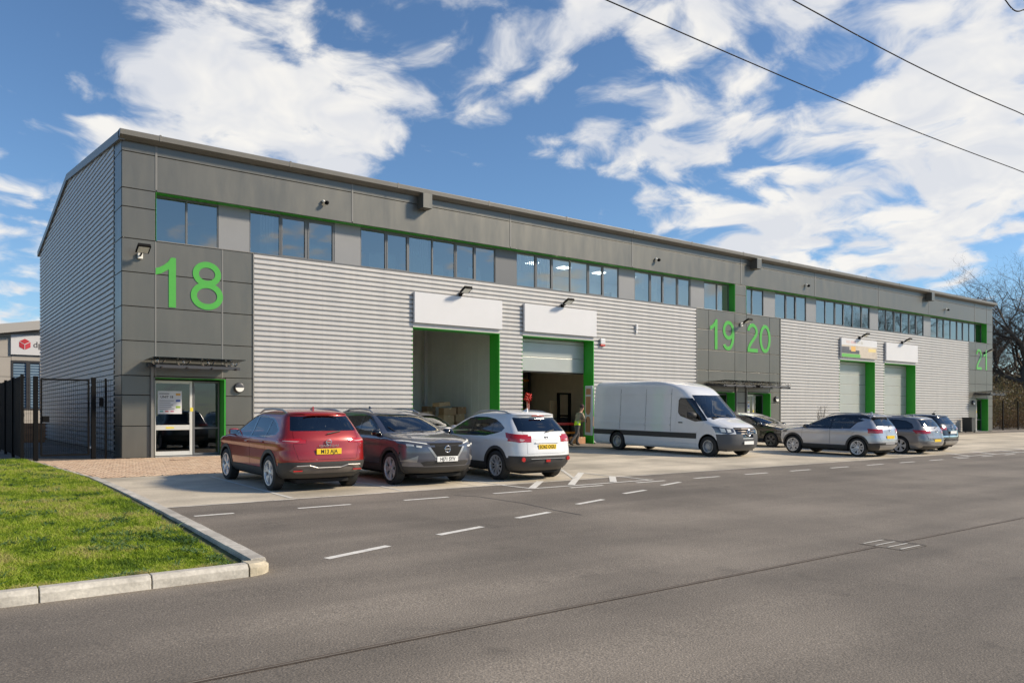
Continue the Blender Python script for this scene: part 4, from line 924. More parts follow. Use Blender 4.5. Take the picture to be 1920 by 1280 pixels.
def build_car(root, sp):
    wb, H, W, Lf, Lr, rw = sp['wb'], sp['H'], sp['W'], sp['Lf'], sp['Lr'], sp['rw']
    kz = H/1.60; kx = W/.914
    def SY(y):
        if y > 1.3325: return wb/2+(y-1.3325)*(Lf/.8925)
        if y < -1.3325: return -wb/2+(y+1.3325)*(Lr/.8625)
        return y*wb/2.665
    zb = sp.get('zb',.27)
    def SZ(z): return zb+(z-.19)*(H-zb)/1.41
    def PSd(poly): return [(SY(a), SZ(b)) for a, b in poly]
    def PF(poly): return [(a*kx, SZ(b)) for a, b in poly]
    prof = [(SZ(p[0]), SY(p[1]), SY(p[2]+sp.get('rk',{}).get(p[0],0)), p[3]*kx, p[4], p[5], p[6], p[7]) for p in BASE]
    S = Shell(prof); pl = M['plastic']; body = None; clad = sp.get('clad', pl)
    rear_c = lambda c, n: n.y < -.12 and c.y < SY(-1.2)
    front_c = lambda c, n: n.y > .12 and c.y > SY(1.2)
    mir = lambda poly, s: [(a*s, b) for a, b in poly]
    for s in (1,-1):
        sc = lambda c, n, s=s: c.x*s > .4 and n.x*s > .25
        for yw in (wb/2,-wb/2):
            S.cut('hole','side',circ(yw,rw,rw+.045),sc,None)
            if clad: S.cut('arch_trim','side',circ(yw,rw,rw+.115),sc,clad,.010,.02)
        if clad:
            S.cut('sill_trim','side',PSd([(-1.2,.17),(1.2,.17),(1.2,.36),(-1.2,.36)]),sc,clad,.006,.02)
        S.cut('side_window','side',PSd(sp['win'][0]),sc,M['carglass'],-.004,.012); S.cut('side_window','side',PSd(sp['win'][1]),sc,sp.get('rglass',M['carglass']),-.004,.012)
        if len(sp['win']) > 2: S.cut('quarter_window','side',PSd(sp['win'][2]),sc,sp.get('rglass',M['carglass']),-.004,.012)
        S.cut('window_surround','side',PSd(sp['dlo']),sc,PT['gloss'],.0,.0)
        S.cut('tail_light','side',PSd(sp['tail_s']),lambda c,n,s=s: c.x*s > .3 and n.x*s > .15 and c.y < SY(-1.5),M['tail'],.004,.02)
        S.cut('tail_light','front',mir(PF(sp['tail_r']),s),lambda c,n,s=s: rear_c(c,n) and c.x*s > 0,M['tail'],.004,.02,new=False)
        if 'tailclear' in sp: S.cut('reversing_light','front',mir(PF(sp['tailclear']),s),lambda c,n,s=s: rear_c(c,n) and c.x*s > 0,M['tailclear'],.004,.02,over=True)
        S.cut('headlight','front',mir(PF(sp['head_f']),s),lambda c,n,s=s: front_c(c,n) and c.x*s > 0,M['head'],.002,.02)
        S.cut('headlight','side',PSd(sp['head_s']),lambda c,n,s=s: c.x*s > .3 and n.x*s > .15 and c.y > SY(1.4),M['head'],.002,.02,new=False)
        for poly in sp.get('blade',[]): S.cut('chrome_strip','front',mir(PF(poly),s),lambda c,n,s=s: front_c(c,n) and c.x*s > 0,M['satin'],.006,.02)
        for nm, poly, mt in sp.get('frontside',[]): S.cut(nm,'front',mir(PF(poly),s),lambda c,n,s=s: front_c(c,n) and c.x*s > 0,mt,.004,.03,over=(nm in ('lamp_strip','lamp_unit')))
    for nm, poly, mt in sp.get('rear',[]): S.cut(nm,'front',PF(poly),rear_c,mt,.006,.02)
    for nm, poly, mt in sp.get('front',[]): S.cut(nm,'front',PF(poly),front_c,mt,.0,.02)
    if clad:
        for s in (1,-1):
            S.cut('bumper_trim','side',PSd([(-1.5,.17),(-2.3,.17),(-2.3,sp.get('rlow',.50)),(-1.66,sp.get('rlow',.50)-.06),(-1.5,.40)]),lambda c,n,s=s: c.x*s > .3 and n.x*s > .1,clad,.006,.02)
            S.cut('bumper_trim','side',PSd([(1.5,.17),(2.3,.17),(2.3,.34),(1.5,.36)]),lambda c,n,s=s: c.x*s > .3 and n.x*s > .1,clad,.006,.02)
    S.cut('windscreen','front',PF([(-.715,1.085),(.715,1.085),(.585,1.475),(-.585,1.475)]),lambda c,n: n.y > .22 and c.y > -.6 and c.z > SZ(1.05),M['carglass'],-.003,.012)
    S.cut('rear_window','front',PF(sp['rwin']),lambda c,n: n.y < -.2 and c.y < SY(-1.3) and c.z > SZ(1.0),sp.get('rglass',M['carglass']),-.003,.012)
    for s in (1,-1):
        sc = lambda c, n, s=s: c.x*s > .4 and n.x*s > .2
        S.cut('front_door','side',PSd([(.93,.36),(.95,.70),(.90,.98),(-.25,.985),(-.25,.36)]),sc,None,.0,.03,.006)
        S.cut('rear_door','side',PSd([(-.25,.36),(-.25,.985),(-1.16,1.02),(-1.22,.90),(-1.0,.62),(-.86,.36)]),sc,None,.0,.03,.006)
    S.cut('bonnet','top',[(a*kx,SY(b)) for a,b in [(-.72,1.06),(.72,1.06),(.70,1.6),(.58,2.06),(-.58,2.06),(-.70,1.6)]],lambda c,n: n.z > .45 and c.z < SZ(1.09) and c.y > .8,None,.0,.03,.006)
    S.cut('tailgate','front',PF(sp['gate']),lambda c,n: n.y < -.2 and c.y < SY(-1.3),None,.0,.03,.006)
    if sp.get('roofmat'): S.take('roof_panel',lambda c,n: c.z > SZ(1.40) and n.z > .25,sp['roofmat'],.0,.0)
    out = S.finish(root, sp['paint'])
    # hardware
    for s in (1,-1):
        for nm, y, z in (('front_door',-.08,.885),('rear_door',-.98,.91)):
            ds = [o for o in out.get(nm,[]) if o.data.vertices and o.data.vertices[0].co.x*s > 0]
            if ds:
                xh = max(abs(v.co.x) for v in ds[0].data.vertices if abs(v.co.z-SZ(z)) < .09)
                MB().box(s*(xh-.012) if s > 0 else s*(xh+.022),s*(xh+.022) if s > 0 else s*(xh-.012),SY(y)-.09,SY(y)+.09,SZ(z)-.014,SZ(z)+.014).build('handle', sp.get('handle', sp['paint']), ds[0], bevel=.01)
        for yw in (wb/2,-wb/2):
            b = MB(); n = 16; r = rw+.05
            for i in range(n+1):
                a = math.pi*i/n*1.16-math.pi*.08; 
                for x in (.50*kx, W-.035): b.v.append((s*x, yw+r*math.cos(a), rw+r*math.sin(a)))
            for i in range(n): b.f.append((2*i,2*i+2,2*i+3,2*i+1))
            b.f.append(tuple(2*i for i in range(n+1))); b.build('wheel_arch_liner', M['liner'], root)
    if sp.get('rails'):
        for s in (1,-1):
            P = [(s*.60*kx,SY(.0),SZ(1.50)),(s*.585*kx,SY(-.25),SZ(1.575)),(s*.575*kx,SY(-.75),SZ(1.60)),(s*.575*kx,SY(-1.25),SZ(1.58)),(s*.59*kx,SY(-1.55),SZ(1.515))]
            MB().tube(P,[.012,.02,.02,.02,.012],8).build('roof_rail', sp['rails'], root, smooth=True)
    MB().prism([(SY(-1.42),SZ(1.555)),(SY(-1.22),SZ(1.575)),(SY(-1.40),SZ(1.66))],0,-.015,.015).build('aerial', sp.get('aerialmat',sp['paint']), root)
    mirrors(root, .80*kx, SY(.76), SZ(1.06), sp.get('mirror', sp['paint']))
    interior(root, SY(.10), SY(-.78), kx, .34*kz, sp.get('seat','seat'))
    b = MB(); b.tube([(-.10*kx,SY(1.06),SZ(1.085)),(.50*kx,SY(.86),SZ(1.115))],.011,6); b.build('wiper', M['plastic'], root); b = MB(); b.tube([(.55*kx,SY(.97),SZ(1.085)),(.62*kx,SY(.72),SZ(1.2))],.009,6); b.build('wiper', M['plastic'], root)
    b = MB(); b.tube([(.0,SY(-2.085),SZ(1.10)),(.30*kx,SY(-2.03),SZ(1.155))],.012,6); b.build('wiper', M['plastic'], root)
    add_wheels(root, wb, W-.125, rw, sp['rr'], sp['style'], sp['rim'])
    MB().box(-.55*kx,.55*kx,SY(-1.9),SY(1.9),.17,.24).build('underbody', M['liner'], root)
    return out, SY, SZ, kx
TILT = math.atan(SL)
def place(x, y_axle_mid, facing):      # facing +1: nose towards the building
    return (x, y_axle_mid, gz(y_axle_mid)), ((TILT,0,0) if facing > 0 else (-TILT,0,math.pi))
WINA = [[(.86,1.012),(.50,1.20),(.10,1.395),(-.22,1.44),(-.22,1.005)],[(-.29,1.005),(-.29,1.442),(-.70,1.435),(-1.06,1.39),(-1.02,1.02)],[(-1.08,1.03),(-1.11,1.38),(-1.38,1.28),(-1.56,1.17),(-1.5,1.09)]]
DLOA = [(.93,.995),(.45,1.245),(.08,1.425),(-.22,1.462),(-.72,1.458),(-1.14,1.41),(-1.42,1.305),(-1.64,1.165),(-1.55,1.075),(-1.05,1.0),(-.25,.985)]
A = dict(zb=.27,wb=2.665,H=1.61,W=.918,Lf=.90,Lr=.87,rw=.352,rr=.248,style='five',rim=M['alloy'],rails=M['satin'],win=WINA,dlo=DLOA,
    tail_r=[(.44,.955),(.60,.985),(.93,1.02),(.93,.90),(.70,.905)],tail_s=[(-1.70,.985),(-2.3,1.03),(-2.3,.90),(-1.92,.925)],tailclear=[(.56,.957),(.84,.972),(.84,.958),(.62,.945)],
    head_f=[(.44,.845),(.80,.905),(.95,.90),(.95,.80),(.66,.755)],head_s=[(1.52,.935),(2.3,.88),(2.3,.77),(1.85,.83)],
    blade=[[(.52,.875),(.46,.875),(.235,.54),(.285,.54)],[(.30,.495),(.0,.495),(.0,.515),(.30,.515)]],
    frontside=[('grille',[(.455,.87),(.0,.87),(.0,.55),(.245,.555)],M['liner']),('air_curtain',[(.88,.66),(.96,.66),(.96,.50),(.90,.50)],PT['gloss']),('corner_blade',[(.64,.60),(.90,.47),(.66,.455)],M['satin']),('lamp_strip',[(.45,.862),(.80,.925),(.95,.925),(.95,.905),(.80,.905),(.45,.845)],M['lampwhite']),('lamp_unit',[(.56,.805),(.67,.825),(.67,.785),(.58,.77)],M['lampwhite']),('lamp_unit',[(.71,.835),(.82,.855),(.82,.81),(.71,.80)],M['lampwhite'])],
    front=[('lower_grille',[(-.52,.36),(.52,.36),(.60,.45),(.48,.475),(-.48,.475),(-.60,.45)],M['plastic']),('bumper_trim',[(-.98,.17),(.98,.17),(.98,.345),(-.98,.345)],M['plastic'])],
    rear=[('skid_plate',[(-.62,.30),(.62,.30),(.74,.36),(.66,.455),(.40,.455),(.25,.405),(-.25,.405),(-.40,.455),(-.66,.455),(-.74,.36)],M['skid']),('bumper_trim',[(-.98,.17),(.98,.17),(.98,.50),(.78,.535),(-.78,.535),(-.98,.50)],M['plastic'])],
    rwin=[(-.69,1.165),(.69,1.165),(.60,1.455),(-.60,1.455)],gate=[(-.60,.58),(.60,.58),(.68,.86),(.66,1.11),(.60,1.48),(-.60,1.48),(-.66,1.11),(-.68,.86)])
# red crossover
loc, rot = place(1.54,-10.50+2.665/2,1)
c = thing('parked_car','red crossover car parked tail outwards nearest the unit 18 door','car',loc,rot,'cars parked in front of the units')
sp = dict(A, paint=PT['red'], handle=PT['red'])
out, SY, SZ, kx = build_car(c, sp)
plate(c, SY(-2.185), SZ(.745), 'M13 AJA', 'plate_y', True); badge_ring(c, SY(-2.165), SZ(.93), .055, True)
o = obj('lettering', text_mesh('QASHQAI', .055, .002, .001), M['chrome'], c); o.location = (0,SY(-2.178),SZ(.86)); o.rotation_euler = (R(90),0,0); o.scale = (1.7,1,1)
MB().tube([(-.66*kx,SY(-2.19),SZ(.46)),(-.40*kx,SY(-2.205),SZ(.465)),(-.24*kx,SY(-2.21),SZ(.415)),(.24*kx,SY(-2.21),SZ(.415)),(.40*kx,SY(-2.205),SZ(.465)),(.66*kx,SY(-2.19),SZ(.46))],.010,6).build('skid_edge', M['satin'], c)
MB().box(-.36,.36,SY(-1.80)-.01,SY(-1.80)+.01,SZ(1.488),SZ(1.502)).build('brake_light', M['tail'], c)
for s in (-1,1): MB().box(s*.62-.09,s*.62+.09,SY(-2.12)-.03,SY(-2.12)-.01,SZ(.345),SZ(.37)).build('reflector', M['tail'], c)
# graphite crossover, nose outwards
loc, rot = place(4.10,-10.76+2.665/2,-1)
c = thing('parked_car','dark grey crossover car parked nose outwards between the red and white cars','car',loc,rot,'cars parked in front of the units')
out, SY, SZ, kx = build_car(c, dict(A, paint=PT['grey'], handle=PT['grey'], mirror=PT['gloss'], seat='seat'))
plate(c, SY(2.228), SZ(.515), 'HJ71 SYV', 'plate_w', False); badge_ring(c, SY(2.222), SZ(.735), .068, False)
for k in range(6):
    b = MB(); z = .60+.045*k; b.tube([(-.22*kx-.035*k,SY(2.20)-.006*k,SZ(z)),(0,SY(2.222),SZ(z-.02)),(.22*kx+.035*k,SY(2.20)-.006*k,SZ(z))],.006,5); b.build('grille_bar', M['alloydark'], c)
# white older crossover
loc, rot = place(6.62,-11.13+2.63/2,1)
WINB = [[(.84,1.0),(.40,1.20),(.05,1.375),(-.22,1.42),(-.22,1.0)],[(-.29,1.0),(-.29,1.425),(-.70,1.42),(-1.00,1.375),(-1.02,1.03)],[(-1.08,1.045),(-1.06,1.365),(-1.30,1.29),(-1.48,1.19),(-1.42,1.13),(-1.25,1.08)]]
DLOB = [(.90,.985),(.40,1.225),(.03,1.40),(-.22,1.442),(-.72,1.44),(-1.08,1.395),(-1.33,1.305),(-1.54,1.19),(-1.46,1.11),(-1.25,1.055),(-.9,.995),(-.25,.98)]
c = thing('parked_car','white crossover car with black lower bumper parked tail outwards beside the hatched markings','car',loc,rot,'cars parked in front of the units')
Bc = dict(A, zb=.24,wb=2.63,H=1.60,W=.892,Lf=.85,Lr=.85,paint=PT['white'],style='ten',rim=M['alloy'],rw=.345,rr=.24,win=WINB,dlo=DLOB,handle=PT['white'],rglass=M['darkglass'],
    tail_r=[(.55,.93),(.66,1.03),(.93,1.06),(.93,.90),(.72,.86)],tail_s=[(-1.62,1.09),(-2.3,1.02),(-2.3,.86),(-1.95,.88),(-1.72,.98)],tailclear=[(.60,.93),(.72,.95),(.72,.90),(.66,.89)],
    rear=[('bumper_trim',[(-.98,.17),(.98,.17),(.98,.55),(-.98,.55)],M['plastic'])],rlow=.55,rwin=[(-.70,1.12),(.70,1.12),(.63,1.44),(-.63,1.44)],
    gate=[(-.58,.60),(.58,.60),(.56,.82),(.60,1.0),(.62,1.12),(.60,1.47),(-.60,1.47),(-.62,1.12),(-.60,1.0),(-.56,.82)],blade=[],rk={1.2:.02,1.33:.05,1.43:.04})
out, SY, SZ, kx = build_car(c, Bc)
plate(c, SY(-2.17), SZ(.76), 'EO62 OGU', 'plate_y', True); badge_ring(c, SY(-2.125), SZ(1.0), .05, True)
MB().box(-.34,.34,SY(-2.155)-.006,SY(-2.155)+.01,SZ(.84),SZ(.875)).build('plate_shroud', PT['white'], c, bevel=.008)
MB().box(-.18,.18,SY(-1.80)-.008,SY(-1.80)+.012,SZ(1.475),SZ(1.495)).build('brake_light', M['tail'], c)
MB().box(-.06,.06,SY(-2.2)-.012,SY(-2.2)+.01,SZ(.40),SZ(.46)).build('fog_light', M['tail'], c)
for s in (-1,1): MB().lathe([(.001,-.012),(.05,-.012),(.055,.01)],'y',14,(s*.66,SY(-2.10)-.03,SZ(.47))).build('reflector', M['tail'], c)
MB().box(-.50,.50,SY(-2.205)-.012,SY(-2.205)+.01,SZ(.475),SZ(.49)).build('bumper_strip', M['satin'], c)
# pale hatchback glimpsed between the dark grey and the white car
loc, rot = place(8.35,-3.35,-1)
c = thing('parked_car','pale hatchback mostly hidden between the dark grey and white cars','car',loc,rot,'cars parked in front of the units')
Hc = dict(A, zb=.19,wb=2.50,H=1.46,W=.87,Lf=.82,Lr=.72,paint=PT['silver'],style='y',rim=M['alloy'],rw=.31,rr=.215,clad=None,rails=None,blade=[],rear=[],front=[('lower_grille',[(-.55,.30),(.55,.30),(.50,.52),(-.50,.52)],M['plastic'])])
build_car(c, Hc)
# black hatchback, pale roof, behind the silver crossover
loc, rot = place(25.15,-5.66+2.46/2,-1)
c = thing('parked_car','black hatchback with pale roof parked nose outwards between the van and the silver crossover','car',loc,rot,'cars parked in front of the units')
Dc = dict(Hc, wb=2.46,H=1.46,W=.86,paint=PT['black'],style='five',rim=M['alloydark'],roofmat=PT['white'],rr=.225,rw=.315,mirror=PT['gloss'],
   frontside=[('grille',[(.40,.70),(.0,.70),(.0,.50),(.34,.50)],M['plastic'])])
out, SY, SZ, kx = build_car(c, Dc); MB().tube([(-.15,SY(-1.2),SZ(1.585)),(-.15,SY(-1.3),SZ(1.74))],.008,5).build('aerial', M['plastic'], c)
plate(c, SY(2.23), SZ(.44), '', 'plate_w', False)
for s in (-1,1): MB().box(s*.62-.14,s*.62+.14,SY(2.10),SY(2.10)+.02,SZ(.34),SZ(.36)).build('day_light', M['lampwhite'], c)
# silver crossover
loc, rot = place(22.52,-11.03+2.566/2,1)
WINC = [[(.90,1.01),(.42,1.23),(.08,1.385),(-.22,1.43),(-.22,1.005)],[(-.29,1.005),(-.29,1.432),(-.70,1.42),(-.98,1.36),(-1.18,1.26),(-1.02,1.04),(-.8,1.005)]]
DLOC = [(.97,.99),(.42,1.25),(.05,1.41),(-.22,1.455),(-.72,1.455),(-1.12,1.43),(-1.55,1.33),(-1.25,1.235),(-1.05,1.015),(-.25,.985)]
c = thing('parked_car','silver crossover car with black roof parked tail outwards right of the van','car',loc,rot,'cars parked in front of the units')
Cc = dict(A, zb=.24,wb=2.566,H=1.54,W=.89,Lf=.80,Lr=.77,paint=PT['silver'],style='twist',rim=M['alloy'],rw=.335,rr=.245,win=WINC,dlo=DLOC,roofmat=PT['gloss'],rails=M['satin'],handle=PT['silver'],mirror=PT['gloss'],seat='seatpale',
    tail_r=[(.46,.90),(.52,.985),(.93,1.01),(.93,.86),(.70,.84)],tail_s=[(-1.72,1.02),(-2.3,1.0),(-2.3,.85),(-1.82,.87)],
    rear=[('skid_plate',[(-.5,.22),(.5,.22),(.62,.40),(-.62,.40)],M['satin']),('bumper_trim',[(-.98,.17),(.98,.17),(.98,.50),(.70,.42),(-.70,.42),(-.98,.50)],M['plastic'])],rlow=.50,
    rwin=[(-.64,1.12),(.64,1.12),(.58,1.43),(-.58,1.43)],blade=[]); Cc.pop('tailclear')
out, SY, SZ, kx = build_car(c, Cc); plate(c, SY(-2.185), SZ(.70), '', 'plate_y', True); badge_ring(c, SY(-2.15), SZ(.97), .05, True, bar=False)
MB().box(-.62,.62,SY(-1.84)-.02,SY(-1.72),SZ(1.47),SZ(1.50)).build('roof_spoiler', PT['silver'], c, bevel=.01)
# grey estate
loc, rot = place(25.85,-10.88+2.64/2,1)
WIND = [[(.86,1.01),(.40,1.22),(.08,1.37),(-.22,1.42),(-.22,1.005)],[(-.29,1.005),(-.29,1.425),(-.70,1.43),(-.95,1.425),(-.95,1.02)],[(-1.02,1.025),(-1.02,1.425),(-1.40,1.38),(-1.60,1.27),(-1.68,1.12),(-1.60,1.06)]]
DLOD = [(.93,.99),(.42,1.24),(.05,1.40),(-.22,1.445),(-.72,1.455),(-1.06,1.448),(-1.45,1.40),(-1.66,1.28),(-1.75,1.10),(-1.62,1.035),(-.25,.985)]
c = thing('parked_car','mid grey estate car parked tail outwards behind the silver crossover','car',loc,rot,'cars parked in front of the units')
Ec = dict(A, zb=.20,wb=2.64,H=1.44,W=.90,Lf=.90,Lr=1.02,paint=PT['midgrey'],style='five',rim=M['alloy'],rw=.325,rr=.235,win=WIND,dlo=DLOD,clad=None,rails=M['satin'],handle=PT['midgrey'],rglass=M['darkglass'],
    tail_r=[(.40,.90),(.46,.99),(.93,1.01),(.93,.86),(.66,.85)],tail_s=[(-1.72,1.01),(-2.3,1.0),(-2.3,.85),(-1.84,.87)],rear=[('bumper_trim',[(-.70,.19),(.70,.19),(.74,.34),(-.74,.34)],M['plastic']),('bumper_inset',[(-.60,.66),(.60,.66),(.66,.80),(-.66,.80)],PT['midgrey'])],blade=[],rk={1.2:-.03,1.33:-.07,1.43:-.08,1.485:-.08}); Ec.pop('tailclear')
out, SY, SZ, kx = build_car(c, Ec); plate(c, SY(-2.19), SZ(.57), '', 'plate_y', True); badge_ring(c, SY(-2.15), SZ(.97), .05, True, bar=False)
MB().box(-.60,.60,SY(-2.2)-.01,SY(-2.2)+.02,SZ(.635),SZ(.65)).build('bumper_strip', M['chrome'], c)
# black compact SUV, last in the row
loc, rot = place(28.62,-10.43+2.6/2,1)
c = thing('parked_car','black compact car with chrome trimmed rear bumper, last of the parked row','car',loc,rot,'cars parked in front of the units')
Fc = dict(A, zb=.22,wb=2.6,H=1.50,W=.89,Lf=.85,Lr=.82,paint=PT['black'],style='y',rim=M['alloy'],rw=.33,rr=.235,rails=None,handle=M['chrome'],rglass=M['darkglass'],aerialmat=M['plastic'],
    rear=[('chrome_trim',[(-.72,.60),(.72,.60),(.74,.655),(-.74,.655)],M['chrome']),('skid_plate',[(-.45,.26),(.45,.26),(.58,.42),(-.58,.42)],M['satin']),('bumper_trim',[(-.98,.17),(.98,.17),(.98,.45),(-.98,.45)],M['plastic'])],blade=[])
out, SY, SZ, kx = build_car(c, Fc); plate(c, SY(-2.19), SZ(.80), '', 'plate_w', True); badge_ring(c, SY(-2.15), SZ(.98), .05, True, bar=False)
MB().tube([(-.1,SY(-1.30),SZ(1.57)),(-.1,SY(-1.48),SZ(1.76))],.009,5).build('aerial', M['plastic'], c)
# ------------------------------------------------------------------ the van
VP = [(.22,2.92,-3.54,.90,.60,2.6,.12,3),(.30,3.04,-3.60,.965,.62,2.6,.12,3),(.45,3.14,-3.62,.985,.66,2.5,.12,3),(.62,3.165,-3.62,.99,.70,2.4,.12,3),(.80,3.145,-3.62,.995,.72,2.4,.12,3),(.98,3.09,-3.62,1.0,.76,2.3,.12,3),(1.08,2.99,-3.62,1.0,.80,2.2,.12,3),(1.17,2.78,-3.62,.995,.80,2.2,.12,3),
  (1.25,2.50,-3.62,.99,.66,2.4,.12,3),(1.33,2.30,-3.62,.985,.55,2.7,.12,3),(1.60,2.00,-3.62,.972,.52,2.8,.12,3),(1.90,1.665,-3.61,.955,.50,2.8,.12,3),(2.19,1.375,-3.60,.94,.50,2.8,.12,3),(2.34,1.19,-3.59,.93,.5,2.8,.12,3),(2.47,.93,-3.58,.915,.55,2.7,.14,3),(2.57,.60,-3.56,.87,.6,2.6,.2,2.8),(2.64,.20,-3.50,.78,.7,2.5,.3,2.6),(2.685,-.4,-3.30,.58,.6,2.4,.5,2.4),(2.705,-1.2,-3.0,.25,.3,2.2,.3,2.2)]
wbv = 4.42; loc, rot = place(17.88,-8.27+wbv/2,-1)
van = thing('delivery_van','white long wheelbase delivery van with a rear door open by the loading door','van',loc,rot)
S = Shell(VP, nS=60, nC=14, nz=60, barrel=.004); rv = .355
fc = lambda c, n: n.y > .1 and c.y > 2.0
for s in (1,-1):
    sc = lambda c, n, s=s: c.x*s > .5 and n.x*s > .25
    for yw in (wbv/2,-wbv/2): S.cut('hole','side',circ(yw,rv,rv+.07),sc,None)
    S.cut('side_window','side',[(2.02,1.29),(1.46,1.91),(1.36,1.985),(.98,1.995),(.90,1.92),(.90,1.52),(1.0,1.42),(1.62,1.25)],sc,M['darkglass'],-.004,.012)
    S.cut('window_surround','side',[(2.14,1.24),(1.48,1.94),(1.37,2.02),(.94,2.025),(.86,1.94),(.86,1.50),(.97,1.385),(1.64,1.20)],sc,PT['gloss'],0,0)
    S.cut('side_moulding','side',[(1.70,.60),(1.70,.79),(-3.55,.79),(-3.55,.60)],sc,M['plastic'],.010,.02)
    S.cut('tail_light','side',[(-3.54,1.0),(-3.7,1.0),(-3.7,1.35),(-3.54,1.35)],lambda c,n,s=s: c.x*s > .5,M['tail'],.002,.02)
    S.cut('headlight','front',[(s*a,b) for a,b in [(.60,.86),(.80,.80),(1.02,.84),(1.02,1.06),(.84,1.02),(.62,.98)]],lambda c,n,s=s: fc(c,n) and c.x*s > 0,M['head'],.002,.02)
    S.cut('lamp_unit','front',[(s*a,b) for a,b in [(.70,.86),(.80,.85),(.80,.97),(.70,.96)]],lambda c,n,s=s: fc(c,n) and c.x*s > 0,M['lampwhite'],.003,.02,over=True); S.cut('lamp_unit','front',[(s*a,b) for a,b in [(.84,.86),(.93,.87),(.93,1.0),(.84,.98)]],lambda c,n,s=s: fc(c,n) and c.x*s > 0,M['lampwhite'],.003,.02,over=True)
    S.cut('bumper','side',[(2.52,.20),(3.3,.20),(3.3,.80),(2.78,.80),(2.60,.62)],lambda c,n,s=s: c.x*s > .3 and n.x*s > .1 and c.y > 2.3,pm('bumper_grey',(.075,.078,.085),.55),.004,.02)
    for y in (.52,-.72,-2.05): S.cut('panel_seam','side',[(y-.009,.82),(y+.009,.82),(y+.009,2.36),(y-.009,2.36)],sc,M['steel'],-.006,.0)
    for z, y0, y1 in ((2.16,.5,-3.5),(1.30,.5,-3.5),(1.05,.5,-3.5)): S.cut('panel_swage','side',[(y0,z-.022),(y1,z-.022),(y1,z+.022),(y0,z+.022)],sc,None,.020,.022)
    S.cut('cab_door','side',[(1.68,.42),(1.72,.80),(2.10,1.20),(1.44,1.97),(1.34,2.06),(.80,2.06),(.78,1.6),(.78,.42)],sc,None,.0,.03,.005)
S.cut('bumper','front',[(-1.1,.20),(1.1,.20),(1.1,.78),(.66,.80),(.56,.64),(-.56,.64),(-.66,.80),(-1.1,.78)],fc,M['steel'],.004,.02,new=False)
S.cut('grille','front',[(-.52,.66),(.52,.66),(.60,1.02),(-.60,1.02)],fc,PT['gloss'],-.01,.02)
S.cut('windscreen','front',[(-.87,1.335),(.87,1.335),(.78,2.13),(-.78,2.13)],lambda c,n: n.y > .25 and c.z > 1.28,M['carglass'],-.003,.012)
S.cut('bonnet','top',[(-.78,2.40),(.78,2.40),(.74,2.98),(.5,3.08),(-.5,3.08),(-.74,2.98)],lambda c,n: n.z > .3 and c.z < 1.34 and c.z > 1.03 and c.y > 2.2,None,.0,.03,.006)
out = S.finish(van, PT['van'])
for s in (1,-1):
    for d in out['cab_door']:
        if d.data.vertices[0].co.x*s > 0: MB().box(min(s*.97,s*1.025),max(s*.97,s*1.025),.90,1.08,1.13,1.17).build('handle', M['plastic'], d, bevel=.01)
    for yw in (wbv/2,-wbv/2):
        b = MB(); n = 16; r = rv+.075
        for i in range(n+1):
            a = math.pi*i/n*1.16-math.pi*.08
            for x in (.5,.96): b.v.append((s*x, yw+r*math.cos(a), rv+r*math.sin(a)))
        for i in range(n): b.f.append((2*i,2*i+2,2*i+3,2*i+1))
        b.f.append(tuple(2*i for i in range(n+1))); b.build('wheel_arch_liner', M['liner'], van)
for k in range(4):
    z = .72+.085*k; w_ = .52+.02*k; MB().tube([(-w_,2.99,z),(-w_*.6,3.10,z),(0,3.145,z),(w_*.6,3.10,z),(w_,2.99,z)],.022,6).build('grille_bar', M['skid'], van)
b = MB(); n = 22; b.tube([(.105*math.cos(2*math.pi*k/n),0,.105*math.sin(2*math.pi*k/n)) for k in range(n+1)],.014,6,False)
for k in range(3): a = math.pi/2+2*math.pi*k/3; b.tube([(0,0,0),(.105*math.cos(a),0,.105*math.sin(a))],[.020,.006],6)
o = b.build('badge', M['chrome'], van); o.location = (0,3.175,.85)
plate(van, 3.185, .50, '', 'plate_w', False)
mirrors(van, 1.00, 1.66, 1.42, M['plastic'], 1.6)
interior(van, 1.30, 0, 1.05, .72, 'seat', False); MB().box(-.90,.90,.50,.56,.3,2.40).build('bulkhead', M['inner'], van)
for s in (-1,1): b = MB(); b.tube([(s*.1-.1,2.36,1.335),(s*.35+.25,2.16,1.46)],.013,6); b.build('wiper', M['plastic'], van)
MB().prism([(1.20,2.33),(1.12,2.36),(1.02,2.43)],0,-.03,.03).build('aerial', M['plastic'], van)
add_wheels(van, wbv, .87, rv, .215, 'steel', M['zinc'], .225)
MB().box(-.75,.75,-3.6,2.8,.20,.34).build('underbody', M['liner'], van)
# open rear door, hinged on the near side (van local -Y is its tail; near side is +X here)
rd = bpy.data.objects.new('rear_door', MB().box(-.03,.03,-.72,0,.50,2.52).mesh('rear_door')); rd.data.materials.append(PT['van']); COL.objects.link(rd); rd.parent = van; rd.location = (.955,-3.64,0); rd.rotation_euler = (0,0,R(-19))
m_ = rd.modifiers.new('bevel','BEVEL'); m_.width = .02; m_.segments = 3
for sx in (-1,1):
    for P in ([(-.62,2.16),(-.14,2.16),(-.14,2.40),(-.58,2.40)],[(-.62,1.48),(-.48,1.34),(-.28,1.34),(-.14,1.48),(-.14,2.08),(-.62,2.08)],[(-.62,.62),(-.14,.62),(-.14,1.14),(-.26,1.26),(-.50,1.26),(-.62,1.14)]):
        MB().prism(P,0,sx*.031-.006,sx*.031+.006).build('door_lining', M['ply'], rd)
    MB().box(sx*.035-.02,sx*.035+.02,-.58,-.50,1.0,1.16).build('handle', M['plastic'], rd, bevel=.008)
